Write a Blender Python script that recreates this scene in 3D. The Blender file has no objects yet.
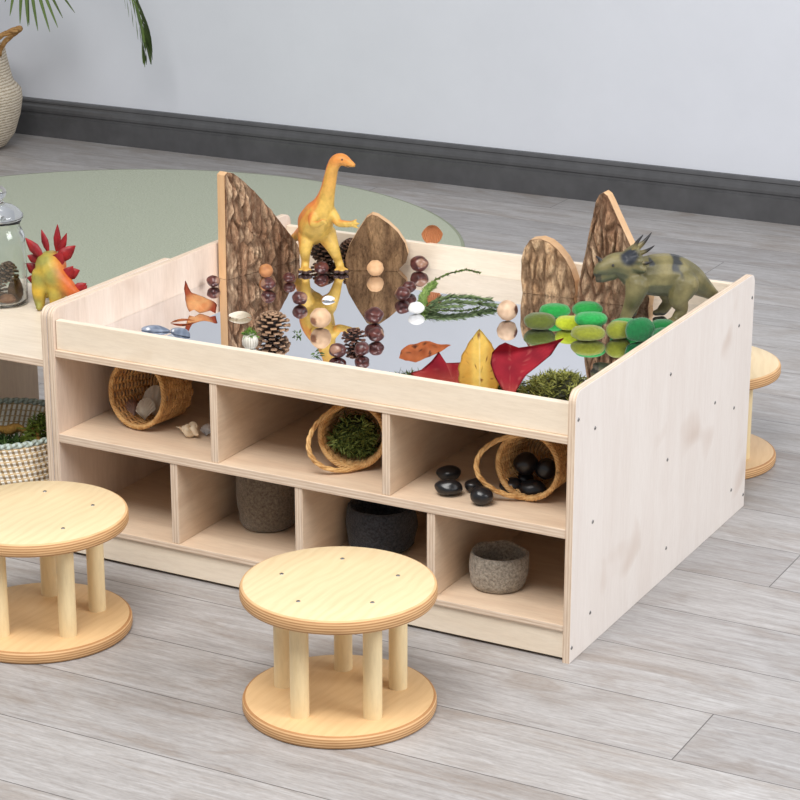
import bpy, bmesh, math, random
from mathutils import Vector, Matrix, Euler, noise as mnoise
PI = math.pi
S = bpy.context.scene
COL = S.collection
def R(a): return math.radians(a)
def lerp(a, b, t): return a + (b - a) * t
def clamp(x, a=0.0, b=1.0): return max(a, min(b, x))
def sstep(a, b, x):
    t = clamp((x - a) / (b - a)); return t * t * (3 - 2 * t)
def srgb(r, g, b):
    f = lambda c: (c / 255 / 12.92) if c / 255 <= .04045 else ((c / 255 + .055) / 1.055) ** 2.4
    return (f(r), f(g), f(b), 1.0)

# ------------------------------------------------------------------ materials
class NT:
    def __init__(self, name, rough=.5, spec=.4):
        self.m = bpy.data.materials.new(name); self.m.use_nodes = True
        self.t = self.m.node_tree; self.n = self.t.nodes
        self.b = self.n['Principled BSDF']
        self.b.inputs['Roughness'].default_value = rough
        self.b.inputs['Specular IOR Level'].default_value = spec
    def add(self, typ, **kw):
        nd = self.n.new(typ)
        for k, v in kw.items(): setattr(nd, k, v)
        return nd
    def link(self, a, b): self.t.links.new(a, b)
    def coord(self, scale=(1, 1, 1), rot=(0, 0, 0)):
        tc = self.add('ShaderNodeTexCoord'); mp = self.add('ShaderNodeMapping')
        mp.inputs['Scale'].default_value = scale; mp.inputs['Rotation'].default_value = rot
        self.link(tc.outputs['Object'], mp.inputs['Vector']); return mp.outputs['Vector']
    def noise(self, vec, scale, detail=4, rough=.55, dist=0):
        nd = self.add('ShaderNodeTexNoise')
        nd.inputs['Scale'].default_value = scale; nd.inputs['Detail'].default_value = detail
        nd.inputs['Roughness'].default_value = rough; nd.inputs['Distortion'].default_value = dist
        self.link(vec, nd.inputs['Vector']); return nd.outputs['Fac']
    def ramp(self, fac, stops):
        nd = self.add('ShaderNodeValToRGB'); e = nd.color_ramp.elements
        while len(e) < len(stops): e.new(.5)
        for el, (p, c) in zip(e, stops): el.position = p; el.color = c
        self.link(fac, nd.inputs['Fac']); return nd.outputs['Color']
    def mix(self, a, b, fac, mode='MIX'):
        nd = self.add('ShaderNodeMix', data_type='RGBA', blend_type=mode)
        for sock, v in ((nd.inputs[0], fac), (nd.inputs[6], a), (nd.inputs[7], b)):
            if hasattr(v, 'links') or isinstance(v, bpy.types.NodeSocket): self.link(v, sock)
            else: sock.default_value = v
        return nd.outputs[2]
    def bump(self, h, strength=.3, dist=.002):
        nd = self.add('ShaderNodeBump'); nd.inputs['Strength'].default_value = strength
        nd.inputs['Distance'].default_value = dist
        self.link(h, nd.inputs['Height']); self.link(nd.outputs['Normal'], self.b.inputs['Normal'])
    def color(self, c):
        if isinstance(c, bpy.types.NodeSocket): self.link(c, self.b.inputs['Base Color'])
        else: self.b.inputs['Base Color'].default_value = c
        return self.m

def m_plain(name, c, rough=.5, spec=.4, metal=0):
    n = NT(name, rough, spec); n.b.inputs['Metallic'].default_value = metal
    return n.color(c)
def m_birch(name, light, dark, knot, axis=0, rough=.42, fig=1.0):
    n = NT(name, rough, .35)
    sc = [11, 11, 11]; sc[axis] = 1.6
    v = n.coord(tuple(sc))
    f = n.noise(v, 1.6, 6, .6, .8)
    c = n.ramp(f, [(.3, dark), (.62, light)])
    f2 = n.noise(n.coord(tuple(6 * s for s in sc)), 2.5, 3, .7)
    c = n.mix(c, n.ramp(f2, [(.35, (.86, .84, .82, 1)), (.6, (1, 1, 1, 1))]), .5 * fig, 'MULTIPLY')
    vk = n.noise(n.coord((3, 3, 3)), 2.1, 2, .5, .4)
    c = n.mix(c, knot, n.ramp(vk, [(.64, (0, 0, 0, 1)), (.78, (.55, .55, .55, 1))]), 'MIX')
    n.bump(f2, .06, .0008)
    return n.color(c)
def m_rotary(name, a, b, rough=.35):
    n = NT(name, rough, .4)
    v = n.coord((1, .55, 1))
    w = n.add('ShaderNodeTexWave', wave_type='BANDS', bands_direction='X')
    w.inputs['Scale'].default_value = 17; w.inputs['Distortion'].default_value = 14
    w.inputs['Detail'].default_value = 2; w.inputs['Detail Scale'].default_value = .55
    n.link(v, w.inputs['Vector'])
    f = n.noise(n.coord((60, 5, 60)), 3, 4, .6)
    c = n.mix(n.ramp(w.outputs['Fac'], [(0, b), (.6, a)]), a, .84)
    c = n.mix(c, n.ramp(f, [(.3, (.9, .87, .82, 1)), (.65, (1, 1, 1, 1))]), .55, 'MULTIPLY')
    n.bump(f, .05, .0006)
    return n.color(c)
def m_plyedge(name, a, b, axis, period):
    n = NT(name, .55, .3)
    v = n.coord((1, 1, 1))
    sp = n.add('ShaderNodeSeparateXYZ'); n.link(v, sp.inputs[0])
    mu = n.add('ShaderNodeMath', operation='MULTIPLY'); n.link(sp.outputs[axis], mu.inputs[0]); mu.inputs[1].default_value = 2 * PI / period
    si = n.add('ShaderNodeMath', operation='SINE'); n.link(mu.outputs[0], si.inputs[0])
    ma = n.add('ShaderNodeMath', operation='MULTIPLY_ADD'); n.link(si.outputs[0], ma.inputs[0]); ma.inputs[1].default_value = .5; ma.inputs[2].default_value = .5
    c = n.ramp(ma.outputs[0], [(.28, b), (.72, a)])
    sc = [14, 14, 14]; sc[axis] = 300
    f = n.noise(n.coord(tuple(sc)), 1.5, 3, .6)
    c = n.mix(c, n.ramp(f, [(.32, (.74, .68, .63, 1)), (.6, (1, 1, 1, 1))]), .7, 'MULTIPLY')
    return n.color(c)
def m_paint(name, rough=.5, spec=.4, bscale=0, bstr=.3, bdist=.001, var=0, vscale=60):
    n = NT(name, rough, spec)
    at = n.add('ShaderNodeAttribute', attribute_name='paint')
    c = at.outputs['Color']
    if var:
        f = n.noise(n.coord(), vscale, 4, .6)
        c = n.mix(c, n.ramp(f, [(.3, (1 - var, 1 - var, 1 - var, 1)), (.65, (1, 1, 1, 1))]), 1.0, 'MULTIPLY')
    if bscale: n.bump(n.noise(n.coord(), bscale, 4, .6), bstr, bdist)
    return n.color(c)
def m_mottle(name, a, b, scale, rough=.8, spec=.2, bstr=.4, bdist=.001, detail=5, stops=(.35, .65), sheen=0, stretch=(1, 1, 1)):
    n = NT(name, rough, spec)
    f = n.noise(n.coord(stretch), scale, detail, .65)
    if sheen:
        n.b.inputs['Sheen Weight'].default_value = sheen; n.b.inputs['Sheen Roughness'].default_value = .5
    if bstr: n.bump(f, bstr, bdist)
    return n.color(n.ramp(f, [(stops[0], a), (stops[1], b)]))

M = {}
PALE, PALED, KNOT = srgb(230, 207, 181), srgb(216, 189, 162), srgb(186, 148, 116)
for i, ax in enumerate('xyz'):
    M['birch_' + ax] = m_birch('whitewashed_birch_' + ax, PALE, PALED, KNOT, i)
    M['edge_' + ax] = m_plyedge('plywood_edge_' + ax, srgb(229, 211, 191), srgb(214, 192, 170), i, .0052)
M['panel'] = m_birch('white_oiled_birch', srgb(232, 223, 216), srgb(226, 215, 207), srgb(196, 172, 155), 2, .42, .55)
M['panel_shade'] = m_birch('oiled_birch_shade_tint', srgb(232, 213, 197), srgb(220, 198, 180), srgb(188, 156, 134), 2)  # panel birch again, darker and warmer: cubby shade put into the inner face colour
M['rail'] = m_birch('birch_rail', srgb(238, 225, 206), srgb(231, 216, 195), srgb(214, 192, 164), 0)
M['seat'] = m_rotary('lacquered_birch_seat', srgb(232, 209, 168), srgb(204, 168, 116))
M['base'] = m_rotary('lacquered_birch_base', srgb(226, 190, 142), srgb(204, 162, 112))
M['dowel'] = m_birch('pine_dowel', srgb(238, 217, 174), srgb(228, 202, 154), srgb(214, 180, 126), 2, .4)
M['discedge'] = m_plyedge('stool_ply_edge', srgb(222, 182, 134), srgb(186, 138, 92), 2, .0042)
M['screw'] = m_plain('screw_steel', srgb(150, 148, 146), .35, .5, .9)
M['screwdark'] = m_plain('screw_recess', srgb(60, 56, 54), .5)
n = NT('mirror_glass', .0, .5); n.b.inputs['Metallic'].default_value = 1; M['mirror'] = n.color((.86, .87, .90, 1))
M['mirror_edge'] = m_plain('mirror_edge', srgb(160, 170, 165), .2)

# floor: grey laminate planks running along x
def m_floor():
    n = NT('grey_laminate_planks', .42, .35)
    tc = n.add('ShaderNodeTexCoord'); mp = n.add('ShaderNodeMapping')
    mp.inputs['Location'].default_value = (-.27 - .5766, .0615, 0)
    n.link(tc.outputs['Object'], mp.inputs['Vector'])
    # each row of planks starts further along than the one before
    sp = n.add('ShaderNodeSeparateXYZ'); n.link(mp.outputs['Vector'], sp.inputs[0])
    dv = n.add('ShaderNodeMath', operation='DIVIDE'); n.link(sp.outputs[1], dv.inputs[0]); dv.inputs[1].default_value = .1725
    fl = n.add('ShaderNodeMath', operation='FLOOR'); n.link(dv.outputs[0], fl.inputs[0])
    sh = n.add('ShaderNodeMath', operation='MULTIPLY_ADD'); n.link(fl.outputs[0], sh.inputs[0]); sh.inputs[1].default_value = -.5766; n.link(sp.outputs[0], sh.inputs[2])
    cb = n.add('ShaderNodeCombineXYZ'); n.link(sh.outputs[0], cb.inputs[0]); n.link(sp.outputs[1], cb.inputs[1]); v = cb.outputs[0]
    br = n.add('ShaderNodeTexBrick'); br.offset = 0; br.offset_frequency = 2; br.squash = 1
    br.inputs['Scale'].default_value = 1; br.inputs['Brick Width'].default_value = 2.4; br.inputs['Row Height'].default_value = .1725
    br.inputs['Mortar Size'].default_value = .0011; br.inputs['Mortar Smooth'].default_value = .3; br.inputs['Bias'].default_value = 0
    br.inputs['Color1'].default_value = (0, 0, 0, 1); br.inputs['Color2'].default_value = (1, 1, 1, 1); br.inputs['Mortar'].default_value = (.5, .5, .5, 1)
    n.link(v, br.inputs['Vector'])
    # shift the grain of each plank by its own amount
    sc = n.add('ShaderNodeVectorMath', operation='SCALE'); n.link(br.outputs['Color'], sc.inputs[0]); sc.inputs['Scale'].default_value = 17
    ad = n.add('ShaderNodeVectorMath', operation='ADD'); n.link(v, ad.inputs[0]); n.link(sc.outputs[0], ad.inputs[1])
    def grain(scale, s, det, dist):
        m2 = n.add('ShaderNodeMapping'); m2.inputs['Scale'].default_value = scale
        n.link(ad.outputs[0], m2.inputs['Vector']); return n.noise(m2.outputs['Vector'], s, det, .62, dist)
    g1 = grain((2.0, 19, 1), 1.7, 7, 2.2); g2 = grain((7, 120, 1), 2.0, 4, .6); g3 = grain((1.5, 5, 1), 1.9, 5, 1.6)
    c = n.ramp(g1, [(.25, srgb(156, 152, 150)), (.5, srgb(176, 173, 172)), (.75, srgb(190, 189, 189))])
    c = n.mix(c, n.ramp(g2, [(.3, (.74, .72, .70, 1)), (.62, (1, 1, 1, 1))]), .8, 'MULTIPLY')
    c = n.mix(c, srgb(146, 136, 128), n.ramp(g3, [(.47, (0, 0, 0, 1)), (.70, (.85, .85, .85, 1))]))
    g4 = grain((30, 110, 1), 2.2, 4, .5)
    c = n.mix(c, n.ramp(g4, [(.32, (.84, .83, .82, 1)), (.6, (1.03, 1.03, 1.03, 1))]), .8, 'MULTIPLY')
    tone = n.ramp(br.outputs['Color'], [(0, (.87, .87, .88, 1)), (1, (1.06, 1.06, 1.06, 1))])
    c = n.mix(c, tone, 1.0, 'MULTIPLY')
    c = n.mix(c, srgb(96, 93, 92), br.outputs['Fac'])
    inv = n.add('ShaderNodeMath', operation='SUBTRACT'); inv.inputs[0].default_value = 1; n.link(br.outputs['Fac'], inv.inputs[1])
    n.bump(inv.outputs[0], .35, .001)
    return n.color(c)
M['floor'] = m_floor()
M['wall'] = m_mottle('painted_wall', srgb(217, 220, 228), srgb(221, 224, 232), 3.0, .75, .25, .05, .001)
M['skirting'] = m_mottle('gloss_charcoal_paint', srgb(78, 78, 80), srgb(88, 88, 90), 9, .2, .5, .12, .0015, 3)
M['rug'] = m_mottle('sage_green_pile', srgb(150, 157, 133), srgb(178, 185, 160), 180, .95, .1, .8, .004, 4, (.3, .7), .3)
M['rugedge'] = m_plain('rug_binding', srgb(150, 155, 135), .9, .1)
M['willow'] = m_mottle('honey_willow', srgb(182, 130, 74), srgb(234, 192, 130), 70, .45, .4, .25, .0006)
M['willow2'] = m_mottle('brown_willow', srgb(168, 116, 66), srgb(228, 180, 118), 60, .5, .35, .25, .0006)
M['feltbrown'] = m_mottle('brown_grey_felt', srgb(88, 78, 68), srgb(142, 131, 116), 210, .95, .1, .9, .003, 6, (.32, .68), .3)
M['feltblue'] = m_mottle('charcoal_blue_felt', srgb(38, 42, 50), srgb(84, 88, 96), 230, .95, .1, .9, .003, 6, (.32, .7), .2)
M['feltgrey'] = m_mottle('stone_grey_felt', srgb(112, 105, 95), srgb(190, 180, 166), 230, .95, .1, .9, .003, 6, (.32, .68), .3)
M['paint'] = m_paint('coloured_natural', .55, .35, 120, .25, .0008, .12, 90)
def m_bark():
    n = NT('rough_bark', .9, .12)
    at = n.add('ShaderNodeAttribute', attribute_name='paint')
    f = n.noise(n.coord((1, 1, .3)), 150, 6, .7, .8)
    g = n.noise(n.coord((1, 1, .5)), 330, 3, .6)
    c = n.mix(at.outputs['Color'], n.ramp(f, [(.34, (.45, .41, .38, 1)), (.48, (1, 1, 1, 1)), (.68, (1.3, 1.28, 1.26, 1))]), .8, 'MULTIPLY')
    c = n.mix(c, n.ramp(g, [(.35, (.72, .70, .68, 1)), (.6, (1.1, 1.1, 1.1, 1))]), .8, 'MULTIPLY')
    n.bump(f, .9, .005); return n.color(c)
M['bark'] = m_bark()
M['toy'] = m_paint('painted_vinyl_toy', .45, .4, 170, .5, .0016, .22, 90)
M['leaf'] = m_paint('dried_leaf', .6, .3, 90, .3, .0008, .15, 70)
M['stone'] = m_plain('polished_black_stone', srgb(26, 26, 29), .28, .5)
M['shell'] = m_paint('seashell', .4, .45, 0, 0, 0, .1, 80)
M['conker'] = m_paint('conker_skin', .3, .5, 0, 0, 0, .25, 50)
n = NT('clear_glass', .02, .5); n.b.inputs['Transmission Weight'].default_value = 1; n.b.inputs['IOR'].default_value = 1.45; M['glass'] = n.color((.97, .99, .98, 1))
M['woodcut'] = m_birch('sawn_softwood', srgb(224, 186, 144), srgb(206, 162, 116), srgb(160, 105, 62), 2, .6)

# ------------------------------------------------------------------ object helpers
def obj(name, bm, mats, parent=None, loc=(0, 0, 0), smooth=False, kind=None, label=None):
    me = bpy.data.meshes.new(name)
    if isinstance(bm, bpy.types.Mesh): me = bm
    else: bm.to_mesh(me); bm.free()
    for m in (mats if isinstance(mats, (list, tuple)) else [mats]): me.materials.append(m)
    if smooth:
        for p in me.polygons: p.use_smooth = True
    o = bpy.data.objects.new(name, me); COL.objects.link(o); o.location = loc
    if parent: o.parent = parent
    if kind: o['kind'] = kind
    if label: o['label'] = label
    return o
def tag(o, label, cat, group=None):
    o['label'] = label; o['category'] = cat
    if group: o['group'] = group
    return o
def thing(name, label, cat, loc=(0, 0, 0), rot=(0, 0, 0), group=None):
    o = bpy.data.objects.new(name, None); COL.objects.link(o); o.empty_display_size = .05
    o.location = loc; o.rotation_euler = rot if len(rot) == 3 else rot
    return tag(o, label, cat, group)
def dup(root, loc, rotz=0, label=None, group=None, rot=None, scale=None):
    r = root.copy(); COL.objects.link(r); r.location = loc
    r.rotation_euler = rot if rot else (0, 0, rotz)
    if scale: r.scale = scale
    if label: r['label'] = label
    if group: r['group'] = group
    for ch in list(root.children):
        c = ch.copy(); COL.objects.link(c); c.parent = r
        for g in ch.children:
            q = g.copy(); COL.objects.link(q); q.parent = c
    return r
def box_bm(x0, x1, y0, y1, z0, z1, bev=.0012, thin=None, face=0, edge=1):
    """a board; faces across its thin axis use material 0, the others material 1 (ply edge)"""
    bm = bmesh.new()
    r = bmesh.ops.create_cube(bm, size=1)
    for v in r['verts']:
        v.co = Vector((lerp(x0, x1, v.co.x + .5), lerp(y0, y1, v.co.y + .5), lerp(z0, z1, v.co.z + .5)))
    if bev: bmesh.ops.bevel(bm, geom=bm.edges[:], offset=bev, segments=2, affect='EDGES', profile=.5)
    bm.normal_update()
    if thin is not None:
        for f in bm.faces: f.material_index = face if abs(f.normal[thin]) > .8 else edge
    return bm
def lathe(prof, seg=48, bm=None, cap=True, smat=None):
    bm = bm or bmesh.new(); rings = []
    for (r, z) in prof:
        if r < 1e-6: rings.append([bm.verts.new((0, 0, z))])
        else: rings.append([bm.verts.new((r * math.cos(2 * PI * i / seg), r * math.sin(2 * PI * i / seg), z)) for i in range(seg)])
    for k in range(len(rings) - 1):
        a, b = rings[k], rings[k + 1]
        for i in range(seg):
            j = (i + 1) % seg
            if len(a) == 1 and len(b) == 1: continue
            if len(a) == 1: f = bm.faces.new((a[0], b[j], b[i]))
            elif len(b) == 1: f = bm.faces.new((a[i], a[j], b[0]))
            else: f = bm.faces.new((a[i], a[j], b[j], b[i]))
            f.smooth = True
            if smat: f.material_index = smat[k]
    bm.normal_update(); return bm
def catmull(P, n):
    P = [tuple(p) for p in P]; out = []
    for i in range(len(P) - 1):
        p0, p1, p2, p3 = P[max(i - 1, 0)], P[i], P[i + 1], P[min(i + 2, len(P) - 1)]
        for k in range(n):
            t = k / n
            out.append(tuple(.5 * (2 * b + (c - a) * t + (2 * a - 5 * b + 4 * c - d) * t * t + (3 * b - a - 3 * c + d) * t ** 3) for a, b, c, d in zip(p0, p1, p2, p3)))
    out.append(P[-1]); return out
def tube(bm, pts, rad, seg=8, closed=False, caps=True, flat=1.0):
    """sweep a circle along pts; rad is a number or a list"""
    pts = [Vector(p) for p in pts]; n = len(pts)
    rr = rad if isinstance(rad, (list, tuple)) else [rad] * n
    up = None; rings = []
    for i, p in enumerate(pts):
        if closed: t = pts[(i + 1) % n] - pts[i - 1]
        else: t = pts[min(i + 1, n - 1)] - pts[max(i - 1, 0)]
        if t.length < 1e-9: t = Vector((0, 0, 1))
        t.normalize()
        if up is None: up = t.orthogonal().normalized()
        else:
            up = up - t * up.dot(t)
            up = up.normalized() if up.length > 1e-6 else t.orthogonal().normalized()
        s = t.cross(up)
        rings.append([bm.verts.new(p + (up * math.cos(2 * PI * k / seg) + s * math.sin(2 * PI * k / seg) * flat) * rr[i]) for k in range(seg)])
    m = n if closed else n - 1
    for i in range(m):
        a, b = rings[i], rings[(i + 1) % n]
        for k in range(seg):
            f = bm.faces.new((a[k], a[(k + 1) % seg], b[(k + 1) % seg], b[k])); f.smooth = True
    if caps and not closed:
        for rg, rev in ((rings[0], True), (rings[-1], False)):
            try: bm.faces.new(list(reversed(rg)) if rev else rg)
            except ValueError: pass
    return bm
def prism(outline, axis, a, b, bev=.0012, thinmat=True):
    """extrude a closed 2-D outline along axis (0,1,2) from a to b"""
    bm = bmesh.new()
    def P(u, v, w): return (w, u, v) if axis == 0 else ((u, w, v) if axis == 1 else (u, v, w))
    A = [bm.verts.new(P(u, v, a)) for u, v in outline]; B = [bm.verts.new(P(u, v, b)) for u, v in outline]
    n = len(outline)
    bm.faces.new(A); bm.faces.new(list(reversed(B)))
    for i in range(n): bm.faces.new((A[i], B[i], B[(i + 1) % n], A[(i + 1) % n]))
    bmesh.ops.recalc_face_normals(bm, faces=bm.faces[:])
    if bev:
        ed = [e for e in bm.edges if any(len(f.verts) > 4 for f in e.link_faces)] or bm.edges[:]
        bmesh.ops.bevel(bm, geom=ed, offset=bev, segments=2, affect='EDGES', profile=.5)
    bm.normal_update()
    if thinmat:
        for f in bm.faces: f.material_index = 0 if abs(f.normal[axis]) > .8 else 1
    return bm
def two_faced(bm, sg):
    for f in bm.faces:
        if f.normal.x * sg > .8: f.material_index = 2
    return bm
def rounded_rect(u0, u1, v0, v1, r, corners=(1, 1, 1, 1), n=7):
    out = []
    for (cu, cv, a0, on) in ((u1, v1, 0, corners[0]), (u0, v1, 90, corners[1]), (u0, v0, 180, corners[2]), (u1, v0, 270, corners[3])):
        if not on: out.append((cu, cv)); continue
        c = (cu - r if cu == u1 else cu + r, cv - r if cv == v1 else cv + r)
        for k in range(n + 1):
            a = R(a0 + 90 * k / n); out.append((c[0] + r * math.cos(a), c[1] + r * math.sin(a)))
    return out
def paint(me, fn):
    """colour attribute from fn(co, normal) -> (r,g,b,a) linear"""
    at = me.color_attributes.new('paint', 'FLOAT_COLOR', 'POINT')
    for v in me.vertices: at.data[v.index].color = fn(v.co, v.normal)
def mixc(a, b, t): return tuple(lerp(x, y, clamp(t)) for x, y in zip(a, b))
def to_mesh(bm, name):
    me = bpy.data.meshes.new(name); bm.to_mesh(me); bm.free(); return me
def nz(v, s=1.0): return mnoise.noise(Vector(v) * s)
def blob(name, chains, voxel=.0025, smooth=3):
    """fuse tapered chains [(pos, radius)...] into one continuous skin"""
    bm = bmesh.new()
    for ch in chains:
        n = 5 if len(ch) > 2 else 4
        P = catmull([(*p, r) for p, r in ch], n)
        tube(bm, [p[:3] for p in P], [max(p[3], .0008) for p in P], 12)
        for q in (P[0], P[-1]):
            bmesh.ops.create_icosphere(bm, subdivisions=2, radius=max(q[3], .0008), matrix=Matrix.Translation(q[:3]))
    bmesh.ops.recalc_face_normals(bm, faces=bm.faces[:])
    tmp = bpy.data.objects.new('tmp', to_mesh(bm, 'tmp')); COL.objects.link(tmp)
    md = tmp.modifiers.new('r', 'REMESH'); md.mode = 'VOXEL'; md.voxel_size = voxel
    ms = tmp.modifiers.new('s', 'SMOOTH'); ms.factor = .5; ms.iterations = smooth
    dg = bpy.context.evaluated_depsgraph_get()
    me = bpy.data.meshes.new_from_object(tmp.evaluated_get(dg)); me.name = name
    old = tmp.data; bpy.data.objects.remove(tmp); bpy.data.meshes.remove(old)
    for p in me.polygons: p.use_smooth = True
    return me

# ------------------------------------------------------------------ room
FL = -.004                                                           # level of the floor
o = obj('floor', box_bm(-7, 5, -6, 3.06, -.05, FL, 0), M['floor'], kind='structure')
o = obj('wall_back', box_bm(-7, 5, 3.03, 3.13, FL, 3.0, 0), M['wall'], kind='structure')
sk = [(3.03, FL), (3.004, FL), (3.004, .066), (3.010, .069), (3.010, .074), (3.0065, .078), (3.006, .086), (3.009, .095), (3.0155, .101), (3.017, .106), (3.0145, .109), (3.0165, .114), (3.022, .1185), (3.03, .120)]
obj('baseboard_back', prism(sk, 0, -7, 5, 0, False), M['skirting'], kind='structure')

# ------------------------------------------------------------------ rug
rug = thing('rug', 'large round sage green rug on the floor behind the table', 'rug', (-2.222, 1.872, FL))
bm = lathe([(0, .0055), (.5, .0056), (.955, .0055), (.968, .005)], 128)
obj('pile', bm, M['rug'], rug, smooth=True)
bm = lathe([(.968, .0052), (.974, .0048), (.978, .003), (.977, 0), (.96, 0)], 128)
obj('binding', bm, M['rugedge'], rug, smooth=True)

# ------------------------------------------------------------------ mirror-topped play table
W, D, H, T = 1.0122, .8124, .4565, .013
ZB, ZS, ZU, ZM, ZR = .0606, .2257, .3683, .386, .4347
tab = thing('play_table', 'pale birch play table with open cubbies below and a mirrored tray top', 'table', (0, 0, 0))
po = rounded_rect(0, D, FL, H, .019, (1, 1, 0, 0))
lp = obj('side_panel', two_faced(prism(po, 0, -W, -W + T), 1), [M['panel'], M['edge_x'], M['panel_shade']], tab)
rp = obj('side_panel', two_faced(prism(po, 0, -T, 0), -1), [M['panel'], M['edge_x'], M['panel_shade']], tab)
def screw_bm():
    return lathe([(0, .0006), (.0012, .0005), (.0013, .0012), (.0028, .0010), (.0034, .0002), (.0034, -.001)], 14, smat=[1, 1, 0, 0, 0])
sb = screw_bm(); sme = to_mesh(sb, 'screw')
sme.materials.append(M['screw']); sme.materials.append(M['screwdark'])
def screw(parent, loc, rot=(0, 0, 0)):
    o = bpy.data.objects.new('screw', sme); COL.objects.link(o); o.parent = parent; o.location = loc; o.rotation_euler = rot; return o
for y, z in ((.011, .409), (.078, .375), (.079, .215), (.079, .056), (.007, .022), (.41, .052), (.40, .22), (.40, .375), (.626, .258), (.729, .218), (.735, .054), (.735, .375), (.804, .022), (.800, .412)):
    screw(rp, (0, y, z), (0, PI / 2, 0))
x0, x1 = -W + T, -T
YM = .406
def board(name, *a, thin, mats, **k): return obj(name, box_bm(*a, thin=thin), mats, tab, **k)
board('plinth', x0, x1, .006, .019, .001, .0495, thin=1, mats=[M['rail'], M['edge_y']])
board('plinth', x0, x1, D - .019, D - .006, .001, .0495, thin=1, mats=[M['rail'], M['edge_y']])
board('base_board', x0, x1, .001, D - .001, .0495, ZB, thin=2, mats=[M['birch_x'], M['edge_z']])
board('middle_shelf', x0, x1, .001, D - .001, .2095, ZS, thin=2, mats=[M['birch_x'], M['edge_z']])
board('centre_wall', x0, x1, YM - .006, YM + .006, ZB, .2095, thin=1, mats=[M['birch_x'], M['edge_y']])
board('centre_wall', x0, x1, YM - .006, YM + .006, ZS, ZU, thin=1, mats=[M['birch_x'], M['edge_y']])
for x in (-.672, -.338):
    board('divider', x - .0075, x + .0075, .003, YM - .006, ZS, ZU, thin=0, mats=[M['birch_y'], M['edge_x']])
for x in (-.7575, -.506, -.2545):
    board('divider', x - .0075, x + .0075, .003, YM - .006, ZB, .2095, thin=0, mats=[M['birch_y'], M['edge_x']])
board('top_board', x0, x1, .001, D - .001, ZU, .3815, thin=2, mats=[M['birch_x'], M['edge_z']])
board('rail', x0 + .001, x1 - .001, .006, .019, .3815, ZR, thin=1, mats=[M['rail'], M['rail']])
board('rail', x0, x1, D - .019, D - .006, .3815, ZR, thin=1, mats=[M['rail'], M['rail']])
obj('mirror', box_bm(x0 + .0005, x1 - .0005, .0195, D - .0195, .3815, ZM, 0, thin=2), [M['mirror'], M['mirror_edge']], tab, label='flat mirror set into the tray')

# ------------------------------------------------------------------ low bench at the left
be = thing('bench', 'low pale birch bench standing against the left end of the play table', 'bench', (-1.19, .2, 0))
po2 = rounded_rect(-.2, .205, FL, H, .019, (1, 1, 0, 0))
obj('side_panel', prism(po2, 0, .1640, .1765), [M['panel'], M['edge_x']], be)
po3 = rounded_rect(-.2, .205, FL, .346, .01, (0, 0, 0, 0))
obj('side_panel', prism(po3, 0, -.176, -.160), [M['birch_z'], M['edge_x']], be)
obj('bench_top', box_bm(-.185, .1640, -.199, .204, .346, .360, thin=2), [M['rail'], M['edge_z']], be)

# ------------------------------------------------------------------ stools
def disc(r, z0, z1):
    e = .005
    return lathe([(0, z0), (r - e, z0), (r - .0015, z0 + .0015), (r, z0 + e), (r, z1 - e), (r - .0015, z1 - .0015), (r - e, z1), (r * .5, z1), (0, z1)], 96, smat=[0, 1, 1, 1, 1, 1, 0, 0])
def make_stool(label, loc, rz):
    t = thing('stool', label, 'stool', loc, (0, 0, rz), 'round birch stools')
    s = obj('seat', disc(.151, .181, .2034), [M['seat'], M['discedge']], t)
    obj('foot_disc', disc(.1505, FL, .0165), [M['base'], M['discedge']], t)
    for k in range(5):
        a = R(-28 + 72 * k); x, y = .094 * math.cos(a), .094 * math.sin(a)
        obj('leg', lathe([(.0146, .016), (.0146, .1815)], 28), M['dowel'], t, (x, y, 0))
        screw(s, (x, y, .2034))
    return t
st = make_stool('round birch stool standing whole in front of the cubbies, nearest the camera', (-.2505, -.3084, 0), 0)
dup(st, (-.8373, -.2833, 0), R(2), 'round birch stool cut off by the left edge of the photo')
dup(st, (-.172, 1.03, 0), R(20), 'round birch stool half hidden behind the right end of the table')

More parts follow.
